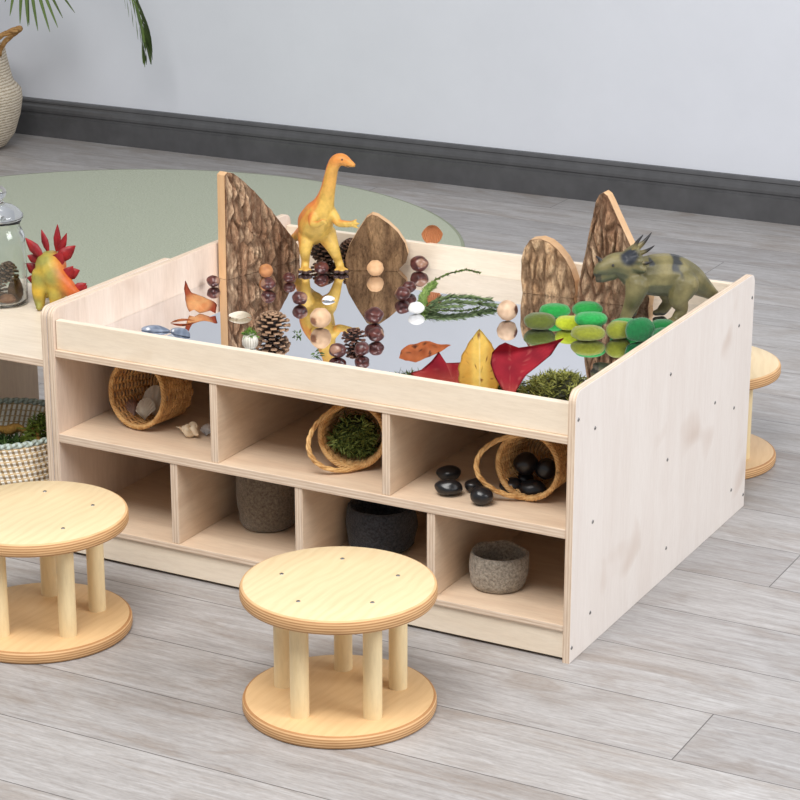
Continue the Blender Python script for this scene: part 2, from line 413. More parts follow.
# ------------------------------------------------------------------ wicker baskets
def wicker(label, loc_xy, az, Rr, Rb, dep, floor, handle=None, seed=0, mat='willow', roll=0):
    rnd = random.Random(seed)
    al = math.atan2(Rr + .003 - Rb, dep)
    a = Vector((math.cos(al) * math.cos(az), math.cos(al) * math.sin(az), math.sin(al)))   # towards the opening
    up = Vector((0, 0, 1)); up = (up - a * up.dot(a)).normalized(); side = up.cross(a)
    rot = Matrix((side, up, a)).transposed()
    t = thing('wicker_basket', label, 'basket', (loc_xy[0], loc_xy[1], floor + (Rb + .0035) * math.cos(al)), rot.to_euler(), 'wicker baskets in the upper cubbies')
    NS = 26; rows = 22
    bm = bmesh.new()
    rad = lambda z: lerp(Rb, Rr, (z / dep) ** .8)
    for r_ in range(rows):
        z = .004 + (dep - .006) * r_ / (rows - 1); rr = rad(z)
        for strand in (0, 1):
            pts = []
            for i in range(NS * 6):
                th = 2 * PI * i / (NS * 6)
                w = .0023 * math.cos(NS / 2 * th * 1.0 + PI * (r_ % 2) + PI * strand * .12) + .0005 * rnd.uniform(-1, 1)
                pts.append(((rr + w) * math.cos(th), (rr + w) * math.sin(th), z + (.0010 if strand else -.0010) + .0007 * math.sin(3 * th + r_)))
            tube(bm, pts, .00145, 5, True)
    # bottom
    for k in range(7):
        rr = Rb * (k + .6) / 7.2
        tube(bm, [(rr * math.cos(2 * PI * i / 40), rr * math.sin(2 * PI * i / 40), .0015 + .001 * math.cos(10 * 2 * PI * i / 40 + PI * k)) for i in range(40)], .0026, 5, True)
    obj('weave', bm, M[mat], t, smooth=True)
    bm = bmesh.new()
    for i in range(NS):
        th = 2 * PI * (i + .5) / NS
        tube(bm, [(rad(z) * math.cos(th), rad(z) * math.sin(th), z) for z in (.001, dep * .33, dep * .66, dep)], .0018, 5)
    obj('stakes', bm, M['willow2'], t, smooth=True)
    bm = bmesh.new()
    for s_ in range(4):
        pts = []
        for i in range(120):
            th = 2 * PI * i / 120; ph = 15 * th + s_ * PI / 2
            rr = Rr + .0012 + .0028 * math.cos(ph)
            pts.append((rr * math.cos(th), rr * math.sin(th), dep + .0028 * math.sin(ph)))
        tube(bm, pts, .0022, 5, True)
    obj('rim', bm, M['willow'], t, smooth=True)
    if handle:
        h, sw, lean = handle
        bm = bmesh.new()
        for s_ in range(3):
            pts = []
            for i in range(61):
                u = i / 60; ph = 26 * u + s_ * 2 * PI / 3; aa = PI * u
                d = .0024
                c = Vector((-math.sin(aa) * h * math.sin(lean), math.cos(aa) * Rr * sw, dep + math.sin(aa) * h * math.cos(lean)))
                n1 = Vector((0, math.cos(aa), math.sin(aa))); n2 = Vector((1, 0, 0))
                p = c + n1 * d * math.cos(ph) + n2 * d * math.sin(ph)
                q = Matrix.Rotation(roll, 3, 'Z') @ p
                pts.append(q)
            tube(bm, pts, .0026, 6)
        obj('handle', bm, M[mat], t, smooth=True)
    return t, rot
FS = ZS
bk1, _ = wicker('wicker basket on its side holding shells in the left upper cubby', (-.880, .184), R(-96), .060, .050, .095, FS, None, 1, 'willow2')
bk2, _ = wicker('wicker basket on its side filled with moss in the middle upper cubby', (-.473, .156), R(-70), .054, .046, .075, FS, (.080, 1.0, 1.1), 2, 'willow', R(22))
bk3, _ = wicker('wicker basket on its side holding black stones in the right upper cubby', (-.122, .186), R(-90), .053, .046, .095, FS, (.085, 1.0, 1.0), 3, 'willow', R(0))

# ------------------------------------------------------------------ felt bowls
def felt(label, x, y, r, h, mat, seed, wall=.007, lip=0):
    bm = lathe([(0, 0), (r * .55, 0), (r * .84, .002), (r * .95, .01), (r, h * .45), (r * .98, h * .8), (r * .96, h - .004), (r * .96 - wall * .5, h), (r * .96 - wall, h - .004), (r - wall, h * .5), (r * .93 - wall, .016), (r * .7, wall + .001), (0, wall)], 72)
    bmesh.ops.subdivide_edges(bm, edges=[e for e in bm.edges if e.calc_length() > .012], cuts=2, use_grid_fill=True)
    for v in bm.verts:
        c = v.co.copy(); n_ = mnoise.noise(c * 28 + Vector((seed, 0, 0))); n2 = mnoise.noise(c * 160 + Vector((seed, 4, 0)))
        k = clamp(c.z / .01)
        d = Vector((c.x, c.y, 0)); d = d.normalized() if d.length > 1e-4 else Vector((0, 0, 0))
        v.co += d * (n_ * .0035 + n2 * .0012) * k + Vector((0, 0, (n_ * .003 + lip * c.x) * sstep(h * .3, h, c.z)))
    o = obj('felt_bowl', bm, mat, loc=(x, y, ZB), smooth=True)
    return tag(o, label, 'bowl', 'felt bowls in the lower cubbies')
felt('tall brown grey felt bowl in the second lower cubby from the left', -.664, .158, .054, .128, M['feltbrown'], 1)
felt('dark charcoal felt bowl in the lower cubby behind the whole front stool', -.436, .166, .062, .078, M['feltblue'], 2)
felt('small light grey felt bowl in the right lower cubby', -.178, .102, .0505, .062, M['feltgrey'], 3, lip=-.02)

# ------------------------------------------------------------------ small natural things
def ell(bm_sub, sx, sy, sz, nzs, amp, seed, sup=1.0):
    bm = bmesh.new(); bmesh.ops.create_icosphere(bm, subdivisions=bm_sub, radius=1)
    for v in bm.verts:
        d = 1 + amp * mnoise.noise(v.co * nzs + Vector((seed * 3.7, seed, 0)))
        c = Vector([math.copysign(abs(k) ** sup, k) for k in v.co]) * d; v.co = Vector((c.x * sx, c.y * sy, c.z * sz))
    zmin = min(v.co.z for v in bm.verts)
    for v in bm.verts: v.co.z -= zmin
    return bm
def conker_mesh(i, flat=.82):
    bm = ell(4, 1, .93, flat, 1.4, .12, i)
    me = to_mesh(bm, 'conker')
    def f(c, n_):
        k = sstep(.55, .72, n_.dot(Vector((math.cos(i * 2.3), math.sin(i * 2.3), .4)).normalized()) - .2)
        w = nz(c, 2.2 + i * .1)
        return mixc(mixc(srgb(58, 26, 26), srgb(104, 56, 50), .5 + w), srgb(168, 128, 104), k * .75)
    paint(me, f); me.materials.append(M['conker'])
    for p in me.polygons: p.use_smooth = True
    return me
CM = [conker_mesh(i) for i in range(4)]
CK = [  # x, y, r, label
 (-.970, .472, .0135, 'dark conker lying on the mirror at the front foot of the tall left bark block'),
 (-.866, .503, .0150, 'dark conker before the tall left bark block, the nearer of two on the mirror'),
 (-.858, .568, .0120, 'dark conker before the tall left bark block, the farther of two on the mirror'),
 (-.759, .441, .0155, 'lone dark conker on the mirror left of the white cockle shell'),
 (-.835, .653, .0150, 'red brown conker on the mirror between the feet of the orange dinosaur'),
 (-.676, .762, .0185, 'big dark conker against the back rail right of the rounded bark block'),
 (-.605, .560, .0160, 'brown conker on the mirror beside the white pebble'),
 (-.618, .610, .0140, 'brown conker on the mirror behind the white pebble and the sprig'),
 (-.578, .400, .0180, 'dark conker standing alone below the rounded bark block reflection'),
 (-.519, .300, .0150, 'dark conker with pale cap right of the small open pine cone'),
 (-.532, .186, .0155, 'dark red conker nearest the front rail beside the small open pine cone'),
 (-.500, .215, .0145, 'pale topped conker in front of the small open pine cone'),
]
for i, (x, y, r, l) in enumerate(CK):
    o = bpy.data.objects.new('conker', CM[i % 4]); COL.objects.link(o)
    o.location = (x, y, ZM); o.scale = (r, r, r); o.rotation_euler = (0, 0, i * 1.9)
    tag(o, l, 'conker', 'conkers on the mirror')
# pale seed balls
def ball(name, label, x, y, r, c1, c2, spot, seed, flat=.95):
    me = to_mesh(ell(4, r, r, r * flat, 2.2, .07, seed), name)
    sd = Vector((math.cos(spot[0]), math.sin(spot[0]), spot[1])).normalized()
    paint(me, lambda c, n_: mixc(mixc(c1, c2, .5 + nz(c, 90)), spot[2], sstep(.86, .93, n_.dot(sd))))
    return tag(obj(name, me, M['paint'], loc=(x, y, ZM), smooth=True), label, 'seed', 'pale seed balls on the mirror')
ball('seed_ball', 'large pale seed ball with a dark spot, behind the small open pine cone', -.648, .327, .0195, srgb(196, 158, 124), srgb(222, 186, 150), (R(-105), -.15, srgb(140, 96, 70)), 1)
ball('seed_ball', 'smooth tan seed ball at the foot of the rounded bark block', -.735, .690, .0165, srgb(204, 160, 118), srgb(222, 180, 138), (R(180), 0, srgb(204, 160, 118)), 2)
ball('seed_ball', 'orange brown seed ball at the foot of the tall left bark block', -.918, .580, .0140, srgb(166, 108, 66), srgb(200, 140, 92), (R(200), 0, srgb(180, 120, 80)), 5)
ball('seed_ball', 'pale seed pod with a dark end, left of the low right bark block', -.372, .530, .0190, srgb(190, 156, 128), srgb(218, 188, 158), (R(5), .05, srgb(84, 44, 32)), 7, .98)

# pine cones
def cone_mesh(r, h, seed, openness=1.0, c_in=srgb(52, 34, 28), c_tip=srgb(176, 138, 104), n=84, standing=True):
    rnd = random.Random(seed); bm = bmesh.new(); cols = []
    prof = lambda t: math.sin(PI * (.08 + .86 * t) ** .75) * .98 + .05
    lathe([(0, h * .04)] + [(r * .5 * prof(t), h * (.04 + .9 * t)) for t in (.02, .15, .3, .5, .7, .9)] + [(0, h * .96)], 14, bm)
    cols += [c_in] * len(bm.verts)
    for k in range(n):
        t = (k + .5) / n; th = k * 2.39996; rr = r * prof(t); z = h * (.06 + .86 * t)
        tilt = lerp(-.35, .95, t) * 1.0
        d = Vector((math.cos(th), math.sin(th), 0)); s = Vector((-d.y, d.x, 0))
        out = (d * math.cos(tilt) + Vector((0, 0, 1)) * math.sin(tilt)).normalized(); nn = s.cross(out) * -1
        L = rr * .62 * openness + r * .1; wd = min(r * .42, 2.0 * rr * .36 + r * .06)
        b = d * rr * .42 + Vector((0, 0, z))
        for (u, w, tk, col) in ((0, .35, .25, c_in), (.6, .8, .35, mixc(c_in, c_tip, .25)), (.9, 1.0, .55, mixc(c_in, c_tip, .8)), (1.0, .72, .35, c_tip)):
            p = b + out * L * u
            for (a1, b1) in ((-1, -1), (1, -1), (1, 1), (-1, 1)):
                bm.verts.new(p + s * wd * .5 * w * a1 + nn * r * .085 * tk * b1 * (1.6 if u > .8 else 1)); cols.append(mixc(col, c_in, .35 * rnd.random()))
        bm.verts.ensure_lookup_table(); v = bm.verts[-16:]
        for q in range(3):
            for e in range(4):
                bm.faces.new((v[q * 4 + e], v[q * 4 + (e + 1) % 4], v[q * 4 + 4 + (e + 1) % 4], v[q * 4 + 4 + e]))
        bm.faces.new(v[12:16])
    bmesh.ops.recalc_face_normals(bm, faces=bm.faces[:])
    me = to_mesh(bm, 'pine_cone'); at = me.color_attributes.new('paint', 'FLOAT_COLOR', 'POINT')
    for i, c in enumerate(cols): at.data[i].color = c
    me.materials.append(M['paint']); return me
def put(me, name, label, cat, loc, rot=(0, 0, 0), group=None, scale=None):
    o = bpy.data.objects.new(name, me); COL.objects.link(o); o.location = loc; o.rotation_euler = rot
    if scale: o.scale = scale
    return tag(o, label, cat, group)
CG = 'pine cones on the mirror'
cmA = cone_mesh(.0265, .037, 1, 1.1, srgb(52, 34, 28), srgb(178, 142, 112), 66)
cmB = cone_mesh(.025, .046, 2, 1.0, srgb(46, 34, 30), srgb(124, 94, 76))
cmC = cone_mesh(.018, .022, 3, 1.15, srgb(48, 28, 24), srgb(112, 74, 58), 44)
put(cmA, 'pine_cone', 'brown pine cone with pale scale tips standing near the front rail', 'pine cone', (-.703, .250, ZM), (0, 0, .4), CG)
put(cmB, 'pine_cone', 'dark pine cone seen between the legs of the orange dinosaur', 'pine cone', (-.880, .742, ZM), (0, 0, 2), CG)
put(cmB, 'pine_cone', 'dark pine cone half hidden by the left side of the rounded bark block', 'pine cone', (-.828, .760, ZM), (0, 0, 1), CG, (.95, .95, 1))
put(cmC, 'pine_cone', 'small open flat pine cone among conkers near the front rail', 'pine cone', (-.548, .272, ZM), (0, 0, 0), CG)

# shells
def scallop_mesh(w, h, dome, ribs, c1, c2, thick=.0018, rnd_=1.0):
    bm = bmesh.new(); nu, nv = 12, ribs * 6; P = []
    for i in range(nu + 1):
        t = i / nu
        row = []
        for j in range(nv + 1):
            a = lerp(-1.15, 1.15, j / nv)
            prof = (1 - .10 * abs(a / 1.15) ** 3)
            rr = t * prof
            x = math.sin(a) * (t ** rnd_) * prof * w * .56; y = math.cos(a * .92) * rr * h
            rib = .5 + .5 * math.cos(2 * PI * ribs * j / nv)
            z = dome * math.sin(PI * clamp(t) ** .75 * .93) ** .8 * (1 - .75 * (a / 1.15) ** 2) + rib * .045 * h * t
            row.append((x, y, z, rib, t))
        P.append(row)
    vs = [[bm.verts.new(p[:3]) for p in row] for row in P]; cols = [mixc(c1, c2, (.70 * p[3] + .30 * (.5 + .5 * math.sin(p[4] * 22))) * sstep(0, .3, p[4])) for row in P for p in row]
    for i in range(nu):
        for j in range(nv):
            try: bm.faces.new((vs[i][j], vs[i + 1][j], vs[i + 1][j + 1], vs[i][j + 1])).smooth = True
            except ValueError: pass
    nv0 = len(bm.verts)
    r = bmesh.ops.solidify(bm, geom=bm.faces[:], thickness=thick)
    bmesh.ops.recalc_face_normals(bm, faces=bm.faces[:])
    cols += [c2] * (len(bm.verts) - nv0)
    zm_ = min(v.co.z for v in bm.verts)
    for v in bm.verts: v.co.z -= zm_
    me = to_mesh(bm, 'shell'); at = me.color_attributes.new('paint', 'FLOAT_COLOR', 'POINT')
    for i, c in enumerate(cols): at.data[i].color = c
    me.materials.append(M['shell'])
    for p in me.polygons: p.use_smooth = True
    return me
def whelk_mesh(L, r, c1, c2, turns=4.2):
    bm = bmesh.new(); N = 120; pts = []; rr = []
    for i in range(N):
        t = i / (N - 1); a = t * turns * 2 * PI; g = t ** 1.7
        pts.append((L * (t ** 1.1) * .8, g * r * .5 * math.cos(a), g * r * .5 * math.sin(a))); rr.append(.0006 + g * r * .56)
    tube(bm, pts, rr, 14)
    tube(bm, catmull([pts[-1], (L * .98, r * .15, -r * .3), (L * 1.12, r * .05, -r * .35)], 6), [r * .5 * (1 - .8 * k / 12) for k in range(13)], 12)
    zm_ = min(v.co.z for v in bm.verts)
    for v in bm.verts: v.co.z -= zm_
    me = to_mesh(bm, 'sea_snail_shell')
    paint(me, lambda c, n_: mixc(c1, c2, .5 + .8 * nz(c, 130)))
    me.materials.append(M['shell'])
    for p in me.polygons: p.use_smooth = True
    return me
SW1, SW2 = srgb(226, 208, 178), srgb(246, 238, 222)
sc1 = scallop_mesh(.052, .048, .014, 11, SW1, SW2)
scB = scallop_mesh(.050, .052, .012, 11, srgb(92, 42, 28), srgb(220, 148, 98), .0018, .5)
scO = scallop_mesh(.056, .056, .012, 5, srgb(214, 196, 172), srgb(238, 226, 208))
scP = scallop_mesh(.046, .044, .014, 9, srgb(150, 104, 92), srgb(196, 158, 142))
scS = scallop_mesh(.028, .026, .008, 9, srgb(204, 204, 206), srgb(236, 236, 238))
wh = whelk_mesh(.046, .015, srgb(206, 178, 142), srgb(238, 224, 200))
YAW = R(28.2)
put(scB, 'scallop_shell', 'brown ribbed scallop shell standing upright on the back rail', 'shell', (-.667, D - .0125, ZR + .038), (R(-88), 0, YAW), scale=(.92, .80, .8))
put(sc1, 'cockle_shell', 'cream cockle shell lying on the mirror behind the mossy little shell', 'shell', (-.792, .325, ZM), (0, 0, R(112)), scale=(.8, .9, .75))
put(scS, 'cockle_shell', 'small white cockle shell on the reflection of the orange dinosaur', 'shell', (-.737, .484, ZM), (0, 0, R(-40)))
me = to_mesh(ell(3, .0150, .0125, .0105, 1.5, .15, 8), 'pebble'); paint(me, lambda c, n_: mixc(srgb(222, 220, 216), srgb(240, 240, 238), .5 + nz(c, 120))); me.materials.append(M['shell'])
for p in me.polygons: p.use_smooth = True
put(me, 'white_pebble', 'white pebble on the mirror at the root of the green sprig', 'pebble', (-.540, .492, ZM), (0, 0, .6))
# shells in the left cubby
put(scO, 'scallop_shell', 'broad grey white shell leaning upright at the back inside the shell basket', 'shell', (-.884, .137, FS + .011), (R(72), 0, R(18)))
put(sc1, 'cockle_shell', 'cream cockle shell at the front of the shell basket', 'shell', (-.887, .108, FS + .0115), (R(55), R(-10), R(8)), scale=(.85, .85, .85))
put(scP, 'cockle_shell', 'mauve brown open shell lying at the left inside the shell basket', 'shell', (-.914, .112, FS + .013), (R(25), R(10), R(50)))
put(wh, 'sea_snail_shell', 'cream spiral sea snail shell on the shelf beside the shell basket', 'shell', (-.814, .098, FS), (0, 0, R(-8)))
put(scS, 'cockle_shell', 'small white shell on the shelf tucked beside the first upper divider', 'shell', (-.760, .112, FS + .0045), (R(35), 0, R(20)))
# little net-patterned shell with moss
t = thing('mossy_shell', 'tiny white ribbed shell topped with green moss, close to the front rail', 'shell', (-.694, .160, ZM))
me = to_mesh(lathe([(0, 0), (.009, .0005), (.0135, .006), (.0145, .013), (.0125, .021), (.008, .026), (0, .027)], 40), 'body')
paint(me, lambda c, n_: mixc(srgb(150, 142, 128), srgb(232, 228, 218), .5 + .9 * math.sin(c.z * 1900) * .5 + .45 * math.sin(math.atan2(c.y, c.x) * 22)))
obj('shell_body', me, M['shell'], t, smooth=True)

# foliage tufts -----------------------------------------------------------
def tuft(bm, cols, center, rx, ry, rz, n, L, w, rnd, ca, cb, hemi=True):
    for _ in range(n):
        th = rnd.uniform(0, 2 * PI); ph = math.acos(rnd.uniform(0 if hemi else -1, 1))
        d = Vector((math.sin(ph) * math.cos(th), math.sin(ph) * math.sin(th), math.cos(ph)))
        k = rnd.uniform(.72, 1.0)
        p = Vector(center) + Vector((d.x * rx, d.y * ry, d.z * rz)) * k
        g = (d + Vector((rnd.uniform(-1, 1), rnd.uniform(-1, 1), rnd.uniform(-.6, .8))) * 1.1).normalized()
        s = g.orthogonal().normalized(); s = Matrix.Rotation(rnd.uniform(0, 6.3), 3, g) @ s
        cv = Vector((rnd.uniform(-1, 1), rnd.uniform(-1, 1), rnd.uniform(-1, .3))) * L * .5
        l = L * rnd.uniform(.6, 1.2); c = mixc(ca, cb, rnd.random())
        q = [p, p + g * l * .5 + cv * .35, p + g * l + cv]
        ws = [w * .6, w, w * .15]
        vs = []
        for pt, ww in zip(q, ws):
            pt.z = max(pt.z, .0004)
            vs.append((bm.verts.new(pt - s * ww * .5), bm.verts.new(pt + s * ww * .5))); cols += [c, c]
        for i in range(2): bm.faces.new((vs[i][0], vs[i][1], vs[i + 1][1], vs[i + 1][0]))
def painted(bm, cols, name, mat='leaf'):
    me = to_mesh(bm, name); at = me.color_attributes.new('paint', 'FLOAT_COLOR', 'POINT')
    for i, c in enumerate(cols): at.data[i].color = c
    me.materials.append(M[mat]); return me
def moss(label, loc, rx, ry, rz, n, seed, ca=srgb(46, 52, 18), cb=srgb(118, 126, 52), L=.012, w=.0022, core=srgb(40, 40, 18)):
    rnd = random.Random(seed); bm = bmesh.new(); cols = []
    bmesh.ops.create_icosphere(bm, subdivisions=3, radius=1)
    for v in bm.verts:
        k = .8 + .25 * mnoise.noise(v.co * 2.2 + Vector((seed, 0, 0)))
        v.co = Vector((v.co.x * rx * k, v.co.y * ry * k, max(0, v.co.z) * rz * k)); cols.append(core)
    for b in range(9):
        th = rnd.uniform(0, 6.3); q = rnd.uniform(.1, .75)
        tuft(bm, cols, (rx * q * math.cos(th), ry * q * math.sin(th), rz * .35 * (1 - q)), rx * .38, ry * .38, rz * .65, n // 14, L, w, rnd, ca, cb)
    tuft(bm, cols, (0, 0, 0), rx * .95, ry * .95, rz * .9, n // 2, L, w, rnd, ca, cb)
    o = put(painted(bm, cols, 'moss_clump'), 'moss_clump', label, 'moss', loc)
    return o
# moss on the little shell (a part)
rnd = random.Random(5); bm = bmesh.new(); cols = []
tuft(bm, cols, (0, 0, .022), .011, .010, .010, 140, .008, .002, rnd, srgb(64, 96, 30), srgb(132, 170, 74))
o = bpy.data.objects.new('moss_tuft', painted(bm, cols, 'moss_tuft')); COL.objects.link(o); o.parent = t
moss('olive moss clump on the mirror in the front right corner under the red leaf', (-.092, .152, ZM), .058, .064, .048, 2800, 11, srgb(72, 76, 28), srgb(170, 170, 88))
moss('flat green moss clump by the front rail under the folded brown leaf', (-.318, .104, ZM), .075, .045, .018, 900, 12, srgb(34, 48, 16), srgb(86, 104, 44))
moss('dark moss clump behind the yellow leaf by the front rail', (-.190, .130, ZM), .036, .050, .034, 1100, 13, srgb(40, 46, 16), srgb(110, 116, 52))
# green moss inside basket two
rnd = random.Random(21); bm = bmesh.new(); cols = []
bmesh.ops.create_icosphere(bm, subdivisions=3, radius=1)
for v in bm.verts:
    v.co = Vector((v.co.x * .036, v.co.y * .024, v.co.z * .034 + .041)); cols.append(srgb(34, 38, 18))
for b in range(16):
    aa = rnd.uniform(0, 6.3); q = rnd.uniform(.2, 1) * .030
    tuft(bm, cols, (q * math.cos(aa), rnd.uniform(-.024, -.010), .041 + q * math.sin(aa)), .013, .012, .012, 130, .010, .0028, rnd, srgb(60, 78, 28), srgb(160, 176, 96), False)
tuft(bm, cols, (0, 0, .041), .038, .026, .036, 500, .010, .0026, rnd, srgb(52, 68, 24), srgb(140, 152, 78), False)
put(painted(bm, cols, 'moss_clump'), 'moss_clump', 'green moss clump filling the basket in the middle upper cubby', 'moss', (-.461, .124, FS + .009), (0, 0, R(22)))

# tiny loose leaf bits
for i, (x, y, l) in enumerate(((-.664, .269, 'tiny green leaf scrap lying bare on the mirror right of the tall pine cone'), (-.574, .186, 'tiny green leaf scrap on the mirror by the rail left of the dark red conker'))):
    rnd = random.Random(40 + i); bm = bmesh.new(); cols = []
    tuft(bm, cols, (0, 0, .001), .006, .005, .004, 9, .010, .004, rnd, srgb(60, 84, 40), srgb(112, 134, 84))
    put(painted(bm, cols, 'leaf_scrap'), 'leaf_scrap', l, 'leaf', (x, y, ZM))

# leaves -------------------------------------------------------------------
def leaf_mesh(name, outline, center, bend, colf, rings=9, thick=.0006, sub=3):
    """flat outline (metres, x right, y up from the stalk) filled in rings, then bent by bend(x, y) -> (x, y, z)"""
    out = []
    m = len(outline)
    for i in range(m):
        a, b = outline[i], outline[(i + 1) % m]
        for k in range(sub): out.append((lerp(a[0], b[0], k / sub), lerp(a[1], b[1], k / sub)))
    bm = bmesh.new(); src = []
    c = bm.verts.new((center[0], center[1], 0)); src.append(center); prev = None
    for r_ in range(1, rings + 1):
        t_ = r_ / rings; ring = []
        for (x, y) in out:
            q = (lerp(center[0], x, t_), lerp(center[1], y, t_)); ring.append(bm.verts.new((q[0], q[1], 0))); src.append(q)
        n_ = len(ring)
        for i in range(n_):
            if prev is None: bm.faces.new((c, ring[i], ring[(i + 1) % n_])).smooth = True
            else: bm.faces.new((prev[i], ring[i], ring[(i + 1) % n_], prev[(i + 1) % n_])).smooth = True
        prev = ring
    cols = [colf(*q) for q in src]
    for v, q in zip(bm.verts, src): v.co = Vector(bend(*q))
    nv = len(bm.verts)
    bmesh.ops.solidify(bm, geom=bm.faces[:], thickness=thick)
    cols += [cols[i] if i < nv else cols[-1] for i in range(len(bm.verts) - nv)]
    return painted(bm, cols, name)
# yellow lanceolate leaf
def lance(L, w, n=26, p=.9):
    pts = []
    for i in range(n + 1):
        t = i / n; pts.append((w * math.sin(PI * t ** .85) ** p * .5 * (1 + .04 * math.sin(t * 40)), L * t))
    return pts + [(-x, y) for x, y in reversed(pts[1:-1])]
def yel_col(x, y):
    c = mixc(srgb(244, 212, 112), srgb(220, 170, 70), sstep(.008, .018, abs(x)) * .8 + .3 * nz((x * 60, y * 60, 0)))
    c = mixc(c, srgb(246, 222, 150), sstep(.0016, .0006, abs(x)))
    return mixc(c, srgb(150, 88, 40), sstep(.42, .55, nz((x * 170, y * 170, 3))))
lf = leaf_mesh('leaf', lance(.130, .072), (0, .05), lambda x, y: (x * math.cos(.25), y, abs(x) * .35 + .012 * math.sin(y * 25)), yel_col)
put(lf, 'autumn_leaf', 'upright yellow pointed leaf leaning at the middle of the front rail', 'leaf', (-.189, .046, ZM + .003), (R(70), 0, YAW), 'autumn leaves on the mirror')
# big red leaf: stalk at the bottom, left shoulder, right wing folded over
big = [(0, 0), (.006, .012), (.014, .028), (.026, .046), (.044, .060), (.066, .078), (.084, .106), (.086, .112), (.060, .100), (.036, .096), (.014, .094), (.002, .104), (-.008, .112), (-.018, .104), (-.028, .084), (-.031, .066), (-.024, .044), (-.010, .020)]
def red_col(x, y):
    v = abs(math.sin(math.atan2(x - 0, y + .002) * 9)) 
    c = mixc(srgb(196, 44, 62), srgb(160, 28, 50), .5 + nz((x * 45, y * 45, 1)))
    c = mixc(c, srgb(222, 120, 96), sstep(.04, .0, y) * .85)
    return mixc(c, srgb(214, 116, 108), sstep(.14, .03, v) * .55)
def red_bend(x, y):
    z = .006 * math.sin(x * 40) + .006 * sstep(.02, .1, x) + .9 * x * x
    fold = max(0, y - (.084 + .16 * max(x, 0)))
    return (x, y - fold * .55, z + fold * .9)
lf = leaf_mesh('leaf', big, (.006, .065), red_bend, red_col)
put(lf, 'autumn_leaf', 'large crimson leaf with a folded wing standing at the right of the front rail', 'leaf', (-.134, .044, ZM + .018), (R(66), 0, YAW), 'autumn leaves on the mirror')
# red leaf left of the yellow one
rl = [(0, 0), (.022, .0), (.034, .016), (.028, .034), (.010, .040), (-.016, .042), (-.026, .058), (-.036, .044), (-.050, .030), (-.066, .024), (-.054, .014), (-.030, .006), (-.012, .0)]
lf = leaf_mesh('leaf', rl, (-.008, .02), lambda x, y: (x, y, .010 * math.sin(x * 70) + .2 * y), red_col)
put(lf, 'autumn_leaf', 'crimson leaf tucked behind the left edge of the yellow leaf', 'leaf', (-.236, .062, ZM + .018), (R(60), 0, YAW), 'autumn leaves on the mirror', (1.2, 1.15, 1))
# folded brown leaf
br = [(-.040, .0), (-.036, .014), (-.020, .026), (.0, .031), (.022, .030), (.040, .027), (.052, .026), (.040, .016), (.028, .008), (.012, -.004), (-.012, -.010), (-.030, -.008)]
def br_col(x, y): return mixc(mixc(srgb(176, 92, 48), srgb(206, 124, 72), .5 + nz((x * 70, y * 70, 2))), srgb(96, 44, 26), sstep(.30, .5, nz((x * 120, y * 120, 9))))
lf = leaf_mesh('leaf', br, (0, .010), lambda x, y: (x, y * .9, .016 - 11 * (y - .010) ** 2 - 5 * x * x + .004 * math.sin(x * 160)), br_col)
put(lf, 'autumn_leaf', 'curled orange brown leaf lying left of the crimson leaves', 'leaf', (-.380, .210, ZM + .012), (R(48), 0, R(34)), 'autumn leaves on the mirror')
# standing orange maple leaf at the left
mp_ = [(0, 0), (.022, .004), (.034, -.004), (.036, .014), (.028, .026), (.018, .036), (.004, .048), (-.012, .054), (-.022, .056), (-.032, .070), (-.036, .078), (-.038, .060), (-.034, .044), (-.032, .026), (-.028, .010), (-.022, .0), (-.012, .006)]
def or_col(x, y):
    e = sstep(.020, .036, math.hypot(x + .004, (y - .026) * .9))
    c = mixc(srgb(240, 190, 132), srgb(222, 152, 96), .5 + nz((x * 60, y * 60, 4)))
    return mixc(c, srgb(164, 58, 34), e * .9)
lf = leaf_mesh('leaf', mp_, (-.004, .024), lambda x, y: (x, y, 8 * (x + .004) ** 2 + .006 * math.sin(y * 90)), or_col)
put(lf, 'autumn_leaf', 'orange leaf with red edges standing on the mirror by the left panel', 'leaf', (-.893, .304, ZM + .003), (R(44), R(4), YAW), 'autumn leaves on the mirror', (.88, .80, .9))
lf = leaf_mesh('leaf', lance(.045, .016), (0, .02), lambda x, y: (x, y, .003 + .2 * abs(x) + .003 * math.sin(y * 60)), br_col, 6)
put(lf, 'autumn_leaf', 'small reddish brown leaf lying flat behind the blue grey mussel shells', 'leaf', (-.905, .225, ZM), (0, 0, R(-50)), 'autumn leaves on the mirror')

# mussel shells
def mussel_mesh(L, w, h):
    bm = bmesh.new(); bmesh.ops.create_icosphere(bm, subdivisions=4, radius=1)
    for v in bm.verts:
        t_ = v.co.x * .5 + .5; k = (1 - t_) ** .5 * 1.25 + .1
        v.co = Vector((v.co.x * L * .5, v.co.y * w * .5 * min(1, k) + .1 * w * math.sin(t_ * 3), max(v.co.z, -.12) * h * min(1, k)))
    zm_ = min(v.co.z for v in bm.verts)
    for v in bm.verts: v.co.z -= zm_
    me = to_mesh(bm, 'mussel'); paint(me, lambda c, n_: mixc(mixc(srgb(96, 106, 124), srgb(140, 150, 168), .5 + .3 * math.sin(c.x * 420 + c.y * 500) + nz(c, 70)), srgb(232, 236, 242), sstep(.45, .6, nz(c, 90))))
    me.materials.append(M['shell'])
    for p in me.polygons: p.use_smooth = True
    return me
mu = mussel_mesh(.052, .024, .012)
put(mu, 'mussel_shell', 'blue grey mussel shell in the front left corner of the mirror, the left one', 'shell', (-.900, .172, ZM), (0, 0, R(12)), scale=(1.1, 1.1, .65))
put(mu, 'mussel_shell', 'blue grey mussel shell in the front left corner of the mirror, the right one', 'shell', (-.850, .176, ZM), (0, 0, R(-24)), scale=(1.1, 1.1, .65))

